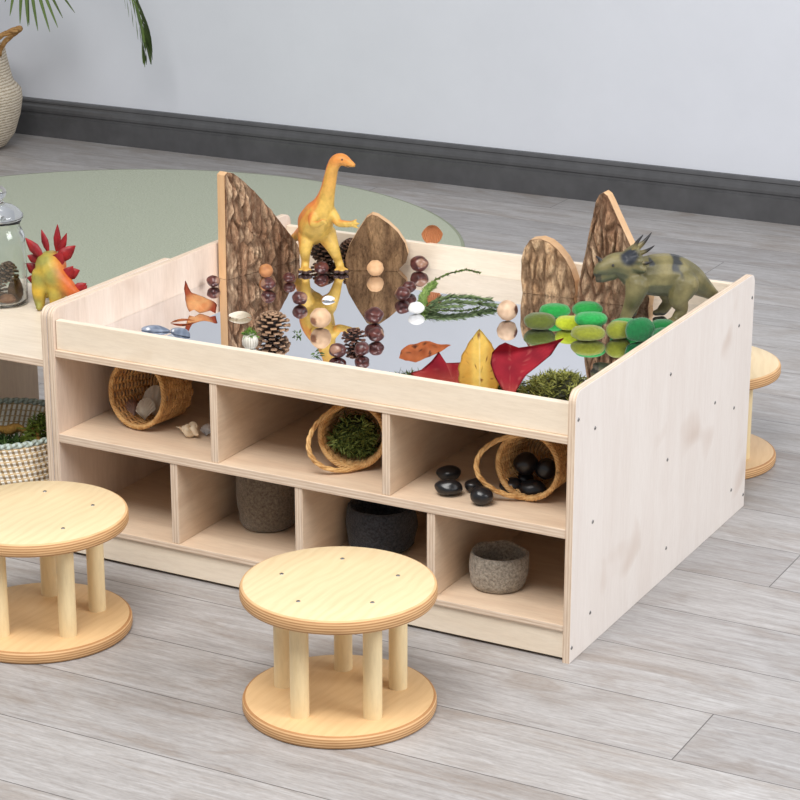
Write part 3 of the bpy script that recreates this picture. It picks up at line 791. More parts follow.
# green sprig ---------------------------------------------------------------
def branch(bm, cols, pts, rad, needle, dens, rnd, ca, cb, droop=0, spread=.9):
    P = [Vector(p) for p in catmull(pts, 10)]
    n0 = len(bm.verts); tube(bm, P, [lerp(rad, rad * .4, i / len(P)) for i in range(len(P))], 6); cols += [srgb(78, 66, 36)] * (len(bm.verts) - n0)
    for i in range(len(P) - 1):
        tdir = (P[i + 1] - P[i]).normalized()
        for _ in range(dens):
            a = rnd.uniform(0, 6.3); o = tdir.orthogonal().normalized(); o = Matrix.Rotation(a, 3, tdir) @ o
            g = (tdir * rnd.uniform(.5, 1.2) + o * spread).normalized(); s = g.cross(o).normalized() if g.cross(o).length > 1e-5 else o
            l = needle * rnd.uniform(.6, 1.1); p = P[i].lerp(P[i + 1], rnd.random()); c = mixc(ca, cb, rnd.random())
            q = [p, p + g * l * .5, p + g * l]
            vv = []
            for pt, ww in zip(q, (.0012, .0016, .0003)):
                pt.z = max(pt.z, .0003)
                vv.append((bm.verts.new(pt - s * ww), bm.verts.new(pt + s * ww))); cols += [c, c]
            for k in range(2): bm.faces.new((vv[k][0], vv[k][1], vv[k + 1][1], vv[k + 1][0]))
rnd = random.Random(3); bm = bmesh.new(); cols = []
GA, GB = srgb(48, 70, 28), srgb(116, 140, 66)
branch(bm, cols, [(.0, .01, .010), (-.030, .060, .022), (-.030, .120, .032), (.0, .165, .040), (.025, .180, .034)], .0018, .006, 5, rnd, GA, GB)
branch(bm, cols, [(.005, -.015, .006), (-.014, .02, .016), (-.026, .06, .022), (-.026, .085, .026)], .0022, .012, 24, rnd, srgb(74, 100, 40), srgb(146, 172, 92))
branch(bm, cols, [(0, .0, .006), (.030, .03, .014), (.065, .055, .012), (.105, .078, .006)], .0016, .017, 8, rnd, srgb(62, 82, 50), srgb(128, 146, 100), 0, .45)
branch(bm, cols, [(-.005, .03, .008), (.025, .05, .018), (.055, .075, .016), (.085, .098, .010)], .0015, .016, 6, rnd, srgb(62, 82, 50), srgb(128, 146, 100), 0, .45)
branch(bm, cols, [(.0, -.01, .006), (.03, .005, .010), (.060, .028, .010)], .0015, .015, 6, rnd, srgb(62, 82, 50), srgb(128, 146, 100), 0, .5)
o = put(painted(bm, cols, 'conifer_sprig'), 'conifer_sprig', 'feathery green conifer sprig with one tip arching up, on the mirror centre', 'sprig', (-.534, .512, ZM))

# felt pebbles ---------------------------------------------------------------
FG = 'green felt pebbles'
def pebble(label, x, y, sx, sy, sz, rz, c, seed, z=ZM, tilt=0):
    me = to_mesh(ell(4, sx * .95, sy, sz * 1.0, 1.5, .07, seed, .88), 'felt_pebble')
    n_ = m_mottle('felt_' + str(seed), tuple(k * .72 for k in c[:3]) + (1,), c, 190, .95, .1, .9, .0025, 6, (.3, .65), .35)
    o = tag(obj('felt_pebble', me, n_, loc=(x, y, z), smooth=True), label, 'felt pebble', FG)
    o.rotation_euler = (tilt, 0, rz)
EM, LI, OL, DK, YG = srgb(38, 152, 66), srgb(150, 176, 40), srgb(104, 112, 36), srgb(30, 112, 62), srgb(186, 198, 48)
pebble('dark olive felt pebble, leftmost of the green pebble heap', -.296, .507, .030, .021, .0150, YAW, srgb(92, 102, 40), 1)
pebble('emerald felt pebble in front of the low right bark block', -.305, .592, .030, .021, .0125, YAW, EM, 2)
pebble('emerald felt pebble in front of the tall pointed bark block', -.254, .624, .029, .022, .0135, YAW + .1, EM, 3)
pebble('bright yellow green felt pebble in the middle of the green heap', -.247, .530, .029, .020, .0125, YAW - .1, YG, 4)
pebble('emerald felt pebble resting on top of two olive pebbles', -.202, .520, .031, .019, .0125, YAW, srgb(44, 160, 78), 5, ZM + .016, .1)
pebble('light olive felt pebble nearest the camera in the green heap', -.192, .486, .032, .022, .0130, YAW, srgb(136, 142, 46), 6)
pebble('olive felt pebble between the emerald top pebble and the dark green ones', -.146, .518, .026, .018, .0165, YAW + .5, srgb(134, 140, 44), 7)
pebble('dark green felt pebble standing on edge by the right panel', -.108, .520, .028, .015, .0215, YAW + .25, DK, 8)
pebble('dark green felt pebble lying behind the one on edge by the right panel', -.066, .535, .024, .018, .013, YAW, DK, 9)
pebble('emerald felt pebble under the near front foot of the horned dinosaur', -.152, .562, .029, .020, .0125, YAW, srgb(40, 150, 70), 10)
pebble('dark emerald felt pebble at the right edge of the heap, behind the others', -.090, .588, .026, .018, .0125, YAW, srgb(36, 120, 62), 12)

# black stones ---------------------------------------------------------------
STN = [  # x, y, z, sx, sy, sz, rz, label
 (-.277, .110, 0, .021, .015, .0115, .5, 'black stone on the shelf, leftmost and behind the pair outside the basket'),
 (-.247, .052, 0, .023, .016, .0115, .4, 'black stone at the front left of the stones outside the basket'),
 (-.215, .088, 0, .020, .013, .010, .9, 'black stone on the shelf wedged between the left pair and the basket rim'),
 (-.180, .040, 0, .019, .017, .013, .2, 'black stone on the shelf nearest the shelf edge, below the basket handle'),
 (-.158, .106, .007, .020, .015, .0125, .3, 'flat black stone at the mouth of the right basket'),
 (-.152, .140, .007, .018, .015, .012, 0, 'black stone inside the right basket just behind the mouth stone'),
 (-.122, .110, .0065, .024, .016, .0125, .3, 'long black stone lying lowest inside the right basket'),
 (-.140, .122, .034, .021, .019, .0155, .2, 'round black stone on top of the heap inside the right basket'),
 (-.106, .128, .030, .018, .016, .0145, 1.2, 'black stone at the upper right of the heap inside the right basket'),
]
for i, (x, y, z, a, b, c, rz, l) in enumerate(STN):
    me = to_mesh(ell(4, a * .98, b * 1.1, c * 1.18, 1.1, .14, 30 + i), 'stone')
    o = tag(obj('black_stone', me, M['stone'], loc=(x, y, FS + z), smooth=True), l, 'stone', 'polished black stones'); o.rotation_euler = (0, 0, rz)

# bark blocks ------------------------------------------------------------------
def bark_block(label, outline, center, loc, rz, thick, seed, bark_amp=.010, lean=0, plate=26, tones=None):
    """outline in the local x-z plane; bark on local -y side"""
    c0, c1, c2 = tones or (srgb(76, 52, 40), srgb(162, 126, 98), srgb(222, 196, 164))
    t = thing('bark_block', label, 'wooden block', loc, (lean, 0, rz), 'bark covered wooden blocks')
    # smooth the outline a little and densify
    out = []
    m = len(outline)
    for i in range(m):
        a, b = outline[i], outline[(i + 1) % m]; L = math.hypot(b[0] - a[0], b[1] - a[1]); k_ = max(1, int(L / .0035))
        for k in range(k_): out.append((lerp(a[0], b[0], k / k_), lerp(a[1], b[1], k / k_)))
    bm = bmesh.new()
    A = [bm.verts.new((x, 0, z)) for x, z in out]; B = [bm.verts.new((x, thick, z)) for x, z in out]; n_ = len(out)
    bm.faces.new(A); bm.faces.new(list(reversed(B)))
    for i in range(n_): bm.faces.new((A[i], B[i], B[(i + 1) % n_], A[(i + 1) % n_]))
    bmesh.ops.recalc_face_normals(bm, faces=bm.faces[:])
    obj('wood', bm, M['woodcut'], t)
    bm = bmesh.new(); cols = []; rings = 44
    sd = Vector((seed * 5.1, seed, 0))
    def h(x, z):
        wx = x + .006 * nz((x * 45, z * 22, seed)); wz = z + .006 * nz((x * 60, z * 40, seed + 3))
        d, p = mnoise.voronoi(Vector((wx * plate * 2.6, wz * plate * .75, 0)) + sd)
        crack = sstep(.02, .42, d[1] - d[0])
        d2, p2 = mnoise.voronoi(Vector((wx * plate * 6.0, wz * plate * 1.7, 3)) + sd)
        c2_ = sstep(.0, .4, d2[1] - d2[0])
        w_ = .5 + .5 * nz((p[0].x * 7, p[0].y * 7, 1)); w2 = .5 + .5 * nz((p2[0].x * 9, p2[0].y * 9, 5))
        g = .5 + .5 * nz((x * 260, z * 110, seed))
        return crack * (.45 + .35 * w_) + crack * c2_ * .18 * (.5 + w2) + .08 * g, crack * (.55 + .45 * c2_), w_ * .45 + w2 * .35 + g * .2
    def add(x, z, tt):
        e = 1 - tt ** 10
        hh, cr, f = h(x, z)
        v = bm.verts.new((x, -.0025 - bark_amp * hh * (.35 + .65 * e), z)); 
        cols.append(mixc(mixc(c0, c1, .25 + cr * .9), c2, sstep(.38, .72, f) * (.3 + .7 * cr))); return v
    cv = add(center[0], center[1], 0); prev = None
    for r_ in range(1, rings + 1):
        tt = (r_ / rings) ** .75; ring = [add(lerp(center[0], x, tt), lerp(center[1], z, tt), tt) for x, z in out]
        for i in range(n_):
            if prev is None: bm.faces.new((cv, ring[i], ring[(i + 1) % n_]))
            else: bm.faces.new((prev[i], ring[i], ring[(i + 1) % n_], prev[(i + 1) % n_]))
        prev = ring
    bk = [bm.verts.new((x, .0005, z)) for x, z in out]; cols += [mixc(c0, srgb(140, 84, 48), .6)] * n_
    for i in range(n_): bm.faces.new((prev[i], bk[i], bk[(i + 1) % n_], prev[(i + 1) % n_]))
    bmesh.ops.recalc_face_normals(bm, faces=bm.faces[:])
    obj('bark', painted(bm, cols, 'bark', 'bark'), [], t)
    return t
# tall left block along the left panel, bark towards +x
ang = math.atan2(.195, .050)
ao = [(0, 0), (.207, 0), (.207, .016), (.196, .040), (.172, .066), (.130, .112), (.085, .158), (.045, .192), (.022, .208), (.010, .211), (.002, .206)]
bark_block('tall sloping bark block standing along the left panel', ao, (.06, .085), (-.976, .527, ZM), R(78), .020, 3, .012, 0, 26)
bo = [(.012, 0), (.104, 0), (.122, .018), (.126, .034), (.120, .056), (.106, .078), (.088, .095), (.066, .110), (.055, .113), (.044, .106), (.026, .078), (.008, .046), (.002, .026), (.003, .008)]
bark_block('rounded smooth bark block beside the orange dinosaur at the back rail', bo, (.062, .045), (-.810, .700, ZM), math.atan2(.050, .110), .024, 7, .006, 0, 11, (srgb(82, 60, 44), srgb(132, 104, 76), srgb(156, 126, 94)))
co = [(.004, 0), (.106, 0), (.109, .012), (.107, .032), (.099, .054), (.087, .074), (.070, .092), (.054, .103), (.036, .108), (.016, .104), (.006, .088), (.0, .064), (0, .030)]
bark_block('low humped bark block left of the tall pointed one on the right', co, (.052, .05), (-.432, .718, ZM + .0005), R(4), .028, 11, .011, 0, 20, (srgb(80, 56, 42), srgb(184, 148, 112), srgb(228, 200, 164)))
do = [(0, 0), (.140, 0), (.142, .018), (.126, .066), (.100, .118), (.074, .166), (.060, .193), (.053, .205), (.045, .210), (.038, .206), (.031, .190), (.021, .134), (.010, .074), (.002, .03)]
bark_block('tall pointed bark block behind the horned dinosaur', do, (.054, .075), (-.316, .722, ZM + .0005), R(2), .026, 17, .012, 0, 26)

# dinosaurs -------------------------------------------------------------------
# local frame: x to the viewer's right, y away, z up from the mirror
t = thing('toy_dinosaur', 'orange and yellow long necked toy dinosaur standing upright on the mirror', 'toy dinosaur', (-.842, .672, ZM), (0, 0, YAW))
ch = [
 [((-.022, .022, .074), .027), ((-.016, .006, .094), .035), ((-.006, -.010, .118), .0315), ((.003, -.018, .140), .0215), ((.010, -.024, .164), .0155), ((.016, -.029, .192), .0132), ((.021, -.033, .214), .0122), ((.029, -.036, .229), .0128), ((.041, -.040, .232), .0120), ((.053, -.044, .226), .0085), ((.060, -.046, .223), .006)],
 [((-.022, .022, .072), .025), ((-.034, .056, .066), .018), ((-.046, .085, .056), .013), ((-.060, .104, .042), .009), ((-.080, .112, .030), .005), ((-.094, .112, .026), .003)],
 [((-.031, .010, .072), .020), ((-.035, -.008, .046), .0125), ((-.035, .002, .022), .0086), ((-.036, -.002, .010), .0086)],
 [((-.036, .0, .0065), .0068), ((-.034, -.026, .0055), .0060)], [((-.036, .0, .0065), .006), ((-.045, -.021, .005), .005)], [((-.036, .0, .0065), .006), ((-.025, -.021, .005), .005)],
 [((.006, .012, .072), .021), ((.020, -.008, .048), .0130), ((.029, .002, .022), .0088), ((.033, -.002, .010), .0090)],
 [((.033, .0, .0065), .0068), ((.037, -.026, .0055), .0060)], [((.033, .0, .0065), .006), ((.047, -.019, .005), .005)], [((.033, .0, .0065), .006), ((.025, -.022, .005), .005)],
 [((.012, -.014, .126), .014), ((.025, -.024, .114), .0100), ((.032, -.034, .106), .0078), ((.049, -.044, .106), .0068), ((.057, -.047, .107), .006)],
 [((.057, -.047, .107), .0038), ((.072, -.052, .109), .0022)], [((.057, -.047, .105), .0036), ((.070, -.052, .100), .002)], [((.055, -.047, .109), .0034), ((.067, -.050, .116), .002)],
 [((-.014, -.026, .122), .011), ((-.018, -.046, .108), .0085), ((-.008, -.054, .108), .0065), ((.002, -.058, .114), .0055)],
 [((.002, -.058, .114), .003), ((.011, -.063, .119), .0016)], [((.002, -.058, .112), .003), ((.010, -.064, .112), .0016)],
]
me = blob('body', ch, .0021, 3)
OR, YE, RD = srgb(220, 126, 58), srgb(216, 178, 88), srgb(206, 84, 34)
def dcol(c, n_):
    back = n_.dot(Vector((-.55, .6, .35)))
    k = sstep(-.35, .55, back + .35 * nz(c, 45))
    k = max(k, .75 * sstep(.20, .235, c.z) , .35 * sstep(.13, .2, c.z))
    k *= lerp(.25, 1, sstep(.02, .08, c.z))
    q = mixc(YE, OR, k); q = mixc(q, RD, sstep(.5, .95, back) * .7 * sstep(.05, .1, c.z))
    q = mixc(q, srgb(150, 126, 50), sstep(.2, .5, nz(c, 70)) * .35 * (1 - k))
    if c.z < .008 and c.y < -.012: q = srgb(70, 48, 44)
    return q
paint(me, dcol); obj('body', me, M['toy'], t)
for s_, y in ((1, -.050), (-1, -.030)):
    bm = bmesh.new(); bmesh.ops.create_icosphere(bm, subdivisions=2, radius=.0019)
    obj('eye', bm, M['screwdark'], t, (.040, -.0398 + (-.0108 if s_ > 0 else .0108), .2345), smooth=True)
bm = bmesh.new(); tube(bm, [(.0685, -.0455, .2205), (.063, -.0518, .2195), (.055, -.0535, .2205), (.048, -.0522, .2225)], .0007, 5)
obj('mouth', bm, M['screwdark'], t, smooth=True)

# horned dinosaur, walking to the viewer's left
t = thing('toy_dinosaur', 'olive green horned toy dinosaur standing by the tall pointed bark block', 'toy dinosaur', (-.155, .662, ZM), (0, 0, YAW))
ch = [
 [((-.012, -.012, .082), .034), ((.018, -.008, .083), .039), ((.048, -.004, .082), .038), ((.076, .002, .074), .030), ((.104, .010, .055), .019), ((.126, .018, .038), .011), ((.146, .028, .024), .006)],
 [((-.010, -.012, .080), .034), ((-.026, -.014, .092), .030), ((-.042, -.018, .102), .026), ((-.060, -.022, .106), .0225), ((-.076, -.025, .102), .0175), ((-.088, -.027, .098), .0125), ((-.093, -.028, .093), .008)],
 [((-.066, -.024, .092), .015), ((-.084, -.027, .083), .0095), ((-.091, -.028, .080), .006)],
 [((-.020, -.034, .072), .023), ((-.026, -.040, .048), .017), ((-.034, -.036, .026), .0125), ((-.040, -.036, .010), .011)],
 [((-.040, -.036, .007), .0085), ((-.051, -.040, .0055), .0062)], [((-.040, -.036, .007), .008), ((-.045, -.047, .0055), .0058)],
 [((-.016, .008, .072), .020), ((-.022, .012, .046), .014), ((-.020, .012, .024), .011), ((-.024, .010, .008), .010)],
 [((.066, -.026, .070), .027), ((.056, -.036, .046), .020), ((.062, -.034, .026), .0118), ((.054, -.036, .010), .0105)],
 [((.054, -.036, .0065), .0082), ((.040, -.041, .005), .0058)], [((.054, -.036, .0065), .0078), ((.046, -.048, .005), .0056)],
 [((.060, .018, .070), .025), ((.040, .018, .048), .018), ((.044, .020, .026), .0115), ((.034, .018, .010), .0105)],
 [((.034, .018, .0065), .008), ((.020, .014, .005), .0058)],
]
for (x, y, z) in ((-.026, -.016, .136), (-.024, -.032, .130), (-.022, .002, .130), (-.018, -.044, .118), (-.014, .014, .118), (-.012, -.048, .104), (-.008, .018, .104), (-.024, -.024, .134), (-.023, -.007, .134)):
    ch.append([((-.046, -.018, .110), .016), ((x, y, z), .0075)])
me = blob('body', ch, .0022, 3)
G1, G2, G3 = srgb(100, 94, 62), srgb(134, 124, 84), srgb(62, 64, 62)
def gcol(c, n_):
    q = mixc(G1, G2, .5 + 1.1 * nz(c, 38))
    q = mixc(q, srgb(92, 104, 92), sstep(.2, -.5, n_.z) * .5 * sstep(.03, .06, c.z))
    stripe = sstep(.60, .85, .5 + .5 * math.sin(c.x * 105 + 2.2) + .5 * nz(c, 60)) * sstep(.35, .8, n_.z + .5 * nz(c, 55)) * sstep(.075, .10, c.z) * (1 if c.x > .0 else 0)
    spot = sstep(.022, .012, (c - Vector((-.036, -.036, .124))).length)
    q = mixc(q, srgb(44, 48, 56), clamp(stripe * .9 + spot))
    if c.z < .006 and c.x < .05: q = mixc(q, G3, .7)
    if c.x < -.086 and c.z < .092: q = mixc(q, srgb(52, 46, 46), .7)
    return q
paint(me, gcol); obj('body', me, M['toy'], t)
M['horn'] = m_paint('toy_horn', .4, .45)
def horn(pts, r):
    bm = bmesh.new(); P = catmull(pts, 6); tube(bm, P, [lerp(r, .0006, (i / (len(P) - 1)) ** 1.2) for i in range(len(P))], 10)
    me = to_mesh(bm, 'horn'); a = Vector(pts[0]); L = (Vector(pts[-1]) - a).length
    paint(me, lambda c, n_: mixc(srgb(128, 116, 78), srgb(40, 38, 40), sstep(.25, .6, (c - a).length / L)))
    obj('horn', me, M['horn'], t, smooth=True)
horn([(-.028, -.026, .130), (-.024, -.027, .146), (-.012, -.027, .163)], .0062)
horn([(-.023, -.004, .130), (-.008, -.004, .143), (.006, -.002, .161)], .0066)
horn([(-.016, .010, .118), (.000, .013, .123), (.014, .015, .132)], .0055)
horn([(-.018, -.042, .116), (-.006, -.050, .116), (.004, -.055, .121)], .0050)
horn([(-.084, -.027, .106), (-.089, -.028, .117), (-.096, -.029, .124)], .0058)
for y in (-.0425, -.0035):
    bm = bmesh.new(); bmesh.ops.create_icosphere(bm, subdivisions=2, radius=.0026)
    obj('eye', bm, M['screwdark'], t, (-.066, y, .110), smooth=True)

# plated dinosaur on the bench, seen from behind, tail to the viewer's right
t = thing('toy_dinosaur', 'yellow toy dinosaur with red back plates standing on the low bench', 'toy dinosaur', (-1.2115, .279, .3605), (0, 0, YAW))
ch = [
 [((-.004, .085, .035), .012), ((-.004, .060, .058), .018), ((-.002, .030, .074), .027), ((.002, .0, .080), .030), ((.010, -.014, .066), .026), ((.028, -.020, .050), .019), ((.048, -.022, .034), .012), ((.064, -.020, .026), .006)],
 [((-.004, .085, .035), .011), ((-.004, .104, .028), .009), ((-.004, .120, .022), .006)],
 [((-.012, -.006, .062), .024), ((-.020, -.014, .036), .015), ((-.021, -.010, .012), .0105)], [((-.021, -.010, .007), .008), ((-.021, -.024, .006), .006)],
 [((.014, -.010, .060), .024), ((.012, -.020, .034), .016), ((.010, -.016, .012), .0112)], [((.010, -.016, .007), .0085), ((.010, -.030, .006), .006)],
 [((-.014, .055, .050), .014), ((-.018, .055, .010), .008)], [((.010, .055, .050), .014), ((.012, .055, .010), .008)],
]
me = blob('body', ch, .0024, 3)
paint(me, lambda c, n_: mixc(mixc(srgb(214, 176, 62), srgb(158, 152, 74), .5 + nz(c, 40) + .5 * sstep(.08, .11, c.z)), srgb(206, 84, 40), sstep(.008, .04, c.x + .2 * (c.z - .05)) * .85))
obj('body', me, M['toy'], t)
def plate(px, py, pz, ang, L, w, yaw=0):
    bm = bmesh.new(); pr = [(0, .35), (.25, .85), (.5, 1), (.75, .62), (1, .06)]; F = []; Bk = []
    d = Vector((math.sin(ang), 0, math.cos(ang))); s = Vector((math.cos(ang), 0, -math.sin(ang)))
    for u, k in pr:
        for sg in (-1, 1): 
            F.append(bm.verts.new(d * L * u + s * w * .5 * k * sg + Vector((0, -.0008, 0)))); Bk.append(bm.verts.new(d * L * u + s * w * .5 * k * sg + Vector((0, .0012, 0))))
        F.append(bm.verts.new(d * L * u + Vector((0, -.0028 * (1 - u * .7), 0))))
    def q(a, b, c, e): bm.faces.new((a, b, c, e)).smooth = True
    for i in range(4):
        a = i * 3; q(F[a], F[a + 2], F[a + 5], F[a + 3]); q(F[a + 2], F[a + 1], F[a + 4], F[a + 5])
        b = i * 2; q(Bk[b], Bk[b + 2], Bk[b + 3], Bk[b + 1])
        q(F[a], F[a + 3], Bk[b + 2], Bk[b]); q(F[a + 1], Bk[b + 1], Bk[b + 3], F[a + 4])
    bmesh.ops.recalc_face_normals(bm, faces=bm.faces[:])
    me = to_mesh(bm, 'plate'); paint(me, lambda c, n_: mixc(srgb(168, 34, 36), srgb(126, 22, 34), .5 + nz(c, 120)))
    o = obj('plate', me, M['toy'], t, (px, py, pz)); o.rotation_euler = (0, 0, yaw)
for p_ in ((-.014, .0, .098, R(-38), .048, .020), (-.004, .012, .106, R(-14), .044, .013), (.012, .016, .106, R(4), .052, .014, .3), (.018, .004, .104, R(22), .044, .014, -.2), (-.022, .01, .088, R(-62), .024, .018),
           (.016, -.008, .094, R(52), .044, .026, .2), (.012, -.014, .086, R(30), .030, .026, -.3), (.030, -.018, .066, R(70), .030, .024, .2), (.026, -.022, .060, R(38), .034, .022), (.046, -.024, .040, R(62), .028, .018, .1), (.058, -.022, .030, R(35), .024, .012),
           (-.026, .028, .060, R(-50), .030, .022), (-.026, .030, .044, R(-75), .024, .020)): plate(*p_)

# glass jar with cones ------------------------------------------------------------
JX, JY, JZ = -1.311, .262, .3604
t = thing('glass_jar', 'lidded clear glass jar of pine cones on the bench at the left edge', 'jar', (JX, JY, JZ))
obj('jar_body', lathe([(0, 0), (.036, 0), (.043, .003), (.046, .010), (.046, .120), (.045, .134), (.040, .146), (.037, .152), (.039, .160), (.041, .163), (.038, .164), (.0355, .158), (.0345, .151), (.038, .142), (.0425, .132), (.0435, .12), (.0435, .012), (.040, .006), (0, .005)], 64), M['glass'], t)
ld = obj('lid', lathe([(0, .1655), (.030, .1655), (.040, .1645), (.0445, .168), (.044, .174), (.036, .184), (.026, .191), (.012, .196), (.0075, .200), (.008, .203), (0, .203)], 64), M['glass'], t)
kb = obj('knob', lathe([(0, .2032), (.007, .2034), (.013, .209), (.0155, .216), (.013, .224), (.007, .229), (0, .230)], 40), M['glass'], ld)
cmJ = cone_mesh(.020, .040, 8, 1.0, srgb(46, 36, 32), srgb(130, 104, 82), 64)
put(cmJ, 'pine_cone', 'grey brown pine cone inside the glass jar, at the left', 'pine cone', (JX - .012, JY - .010, JZ + .0085), (0, 0, 1), 'pine cones in the jar')
put(cmJ, 'pine_cone', 'grey brown pine cone standing upright inside the glass jar, on the others', 'pine cone', (JX + .002, JY + .004, JZ + .042), (.25, 0, 2), 'pine cones in the jar')
lf = leaf_mesh('leaf', lance(.058, .030), (0, .028), lambda x, y: (x, y, .25 * abs(x) + .004 * math.sin(y * 80)), lambda x, y: mixc(srgb(132, 92, 52), srgb(92, 62, 40), .5 + nz((x * 90, y * 90, 2))), 6)
put(lf, 'autumn_leaf', 'brown leaf standing inside the glass jar at its right side', 'leaf', (JX + .025, JY + .004, JZ + .007), (R(80), 0, YAW))
me = to_mesh(ell(3, .016, .014, .009, 1.5, .2, 77), 'pebble'); paint(me, lambda c, n_: mixc(srgb(128, 84, 58), srgb(168, 122, 88), .5 + nz(c, 100))); me.materials.append(M['paint'])
put(me, 'bark_chip', 'brown bark chip on the floor of the glass jar at the front', 'bark chip', (JX + .020, JY - .018, JZ + .006), (0, 0, .6))

# woven storage basket under the bench ---------------------------------------------
BX, BY = -1.182, .070
def m_stitch(name, teal):
    n = NT(name, .85, .15)
    v = n.coord(); sp = n.add('ShaderNodeSeparateXYZ'); n.link(v, sp.inputs[0])
    at = n.add('ShaderNodeMath', operation='ARCTAN2'); n.link(sp.outputs[1], at.inputs[0]); n.link(sp.outputs[0], at.inputs[1])
    cb = n.add('ShaderNodeCombineXYZ')
    m1 = n.add('ShaderNodeMath', operation='MULTIPLY'); n.link(at.outputs[0], m1.inputs[0]); m1.inputs[1].default_value = 84 / (2 * PI)
    m2 = n.add('ShaderNodeMath', operation='MULTIPLY'); n.link(sp.outputs[2], m2.inputs[0]); m2.inputs[1].default_value = 1 / .0115
    fx = n.add('ShaderNodeMath', operation='ADD'); n.link(m1.outputs[0], fx.inputs[0])
    t2 = n.add('ShaderNodeMath', operation='MULTIPLY'); n.link(m2.outputs[0], t2.inputs[0]); t2.inputs[1].default_value = .3
    n.link(t2.outputs[0], fx.inputs[1])
    def frac(s_):
        f = n.add('ShaderNodeMath', operation='FRACT'); n.link(s_, f.inputs[0]); return f.outputs[0]
    lt = n.add('ShaderNodeMath', operation='LESS_THAN'); n.link(frac(fx.outputs[0]), lt.inputs[0]); lt.inputs[1].default_value = .54
    g2 = n.add('ShaderNodeMath', operation='GREATER_THAN'); n.link(frac(m2.outputs[0]), g2.inputs[0]); g2.inputs[1].default_value = .16
    ml = n.add('ShaderNodeMath', operation='MULTIPLY'); n.link(lt.outputs[0], ml.inputs[0]); n.link(g2.outputs[0], ml.inputs[1])
    f = n.noise(n.coord((1, 1, 4)), 90, 4)
    c = n.ramp(f, [(.3, srgb(160, 134, 98)), (.7, srgb(204, 180, 142))])
    c = n.mix(c, srgb(240, 236, 226), ml.outputs[0])
    if teal: c = n.mix(c, srgb(120, 156, 156), .6)
    n.bump(f, .5, .001)
    return n.color(c)
M['stitch'] = m_stitch('stitched_seagrass', False); M['stitch_teal'] = m_stitch('teal_stitched_rim', True)
t = thing('woven_basket', 'white and natural stitched basket with teal rim under the low bench', 'basket', (BX, BY, FL))
prof = [(0, .003), (.10, .003)]
for k in range(17):
    z = .004 + k * .0115; r_ = .120 + .018 * sstep(0, .12, z)
    for dz, dr in ((.0015, -.002), (.0035, .001), (.006, .002), (.0085, .001), (.0105, -.002)): prof.append((r_ + dr, z + dz))
prof += [(.132, .199), (.129, .19), (.128, .12), (.119, .06), (.110, .012), (0, .010)]
obj('basket_body', lathe(prof, 96), M['stitch'], t)
bm = bmesh.new()
for s_ in range(2):
    tube(bm, [((.1345 + .003 * math.cos(24 * 2 * PI * i / 144 + PI * s_)) * math.cos(2 * PI * i / 144), (.1345 + .003 * math.cos(24 * 2 * PI * i / 144 + PI * s_)) * math.sin(2 * PI * i / 144), .2015 + .003 * math.sin(24 * 2 * PI * i / 144 + PI * s_)) for i in range(144)], .0038, 7, True)
obj('rim', bm, M['stitch_teal'], t, smooth=True)
# greenery and bark inside the basket
rnd = random.Random(9); bm = bmesh.new(); cols = []
n0 = len(bm.verts); bmesh.ops.create_icosphere(bm, subdivisions=3, radius=1)
for v in bm.verts: v.co = Vector((v.co.x * .105, v.co.y * .105, .075 + v.co.z * .055)); cols.append(srgb(36, 44, 24))
tuft(bm, cols, (0, 0, .095), .095, .095, .050, 1700, .022, .0035, rnd, srgb(30, 56, 26), srgb(90, 118, 60))
tuft(bm, cols, (.062, .050, .13), .042, .04, .066, 1000, .014, .0035, rnd, srgb(64, 82, 24), srgb(120, 134, 52))
put(painted(bm, cols, 'greenery_clump'), 'greenery_clump', 'clump of dark green foliage and moss filling the basket under the bench', 'moss', (BX, BY, .012))
bm = bmesh.new(); P = catmull([(-.085, -.0, .152), (-.03, .03, .166), (.02, .05, .166), (.06, .03, .172), (.09, -.01, .155)], 8)
tube(bm, [Vector(p) + Vector((0, 0, .003 * math.sin(i * 1.1))) for i, p in enumerate(P)], [.0075 + .0025 * math.sin(i * .7) for i in range(len(P))], 9)
me = to_mesh(bm, 'twig'); paint(me, lambda c, n_: mixc(srgb(176, 138, 72), srgb(96, 66, 34), .5 + nz(c, 60) + .2 * (c.x / .06)))
put(me, 'driftwood_twig', 'thick yellow brown twig lying on the greenery in the basket under the bench', 'twig', (BX, BY, .004))
me.materials.append(M['bark'])

# palm in a belly basket ------------------------------------------------------------
PX, PY = -3.402, 2.740
def m_seagrass():
    n = NT('pale_seagrass', .8, .2)
    w = n.add('ShaderNodeTexWave', wave_type='BANDS', bands_direction='Z'); w.inputs['Scale'].default_value = 34; w.inputs['Distortion'].default_value = 3; w.inputs['Detail'].default_value = 2; w.inputs['Detail Scale'].default_value = 4
    n.link(n.coord(), w.inputs['Vector'])
    f = n.noise(n.coord((1, 1, 1)), 60, 4)
    c = n.ramp(w.outputs['Fac'], [(.05, srgb(168, 152, 130)), (.5, srgb(218, 207, 190))])
    c = n.mix(c, n.ramp(f, [(.3, (.8, .78, .74, 1)), (.65, (1, 1, 1, 1))]), .8, 'MULTIPLY')
    n.bump(w.outputs['Fac'], .6, .004); return n.color(c)
M['seagrass'] = m_seagrass()
M['jute'] = m_mottle('tan_jute', srgb(140, 100, 58), srgb(190, 150, 100), 60, .85, .15, .5, .002)
t = thing('belly_basket', 'pale seagrass belly basket with tan handles standing by the back wall', 'basket', (PX, PY, FL))
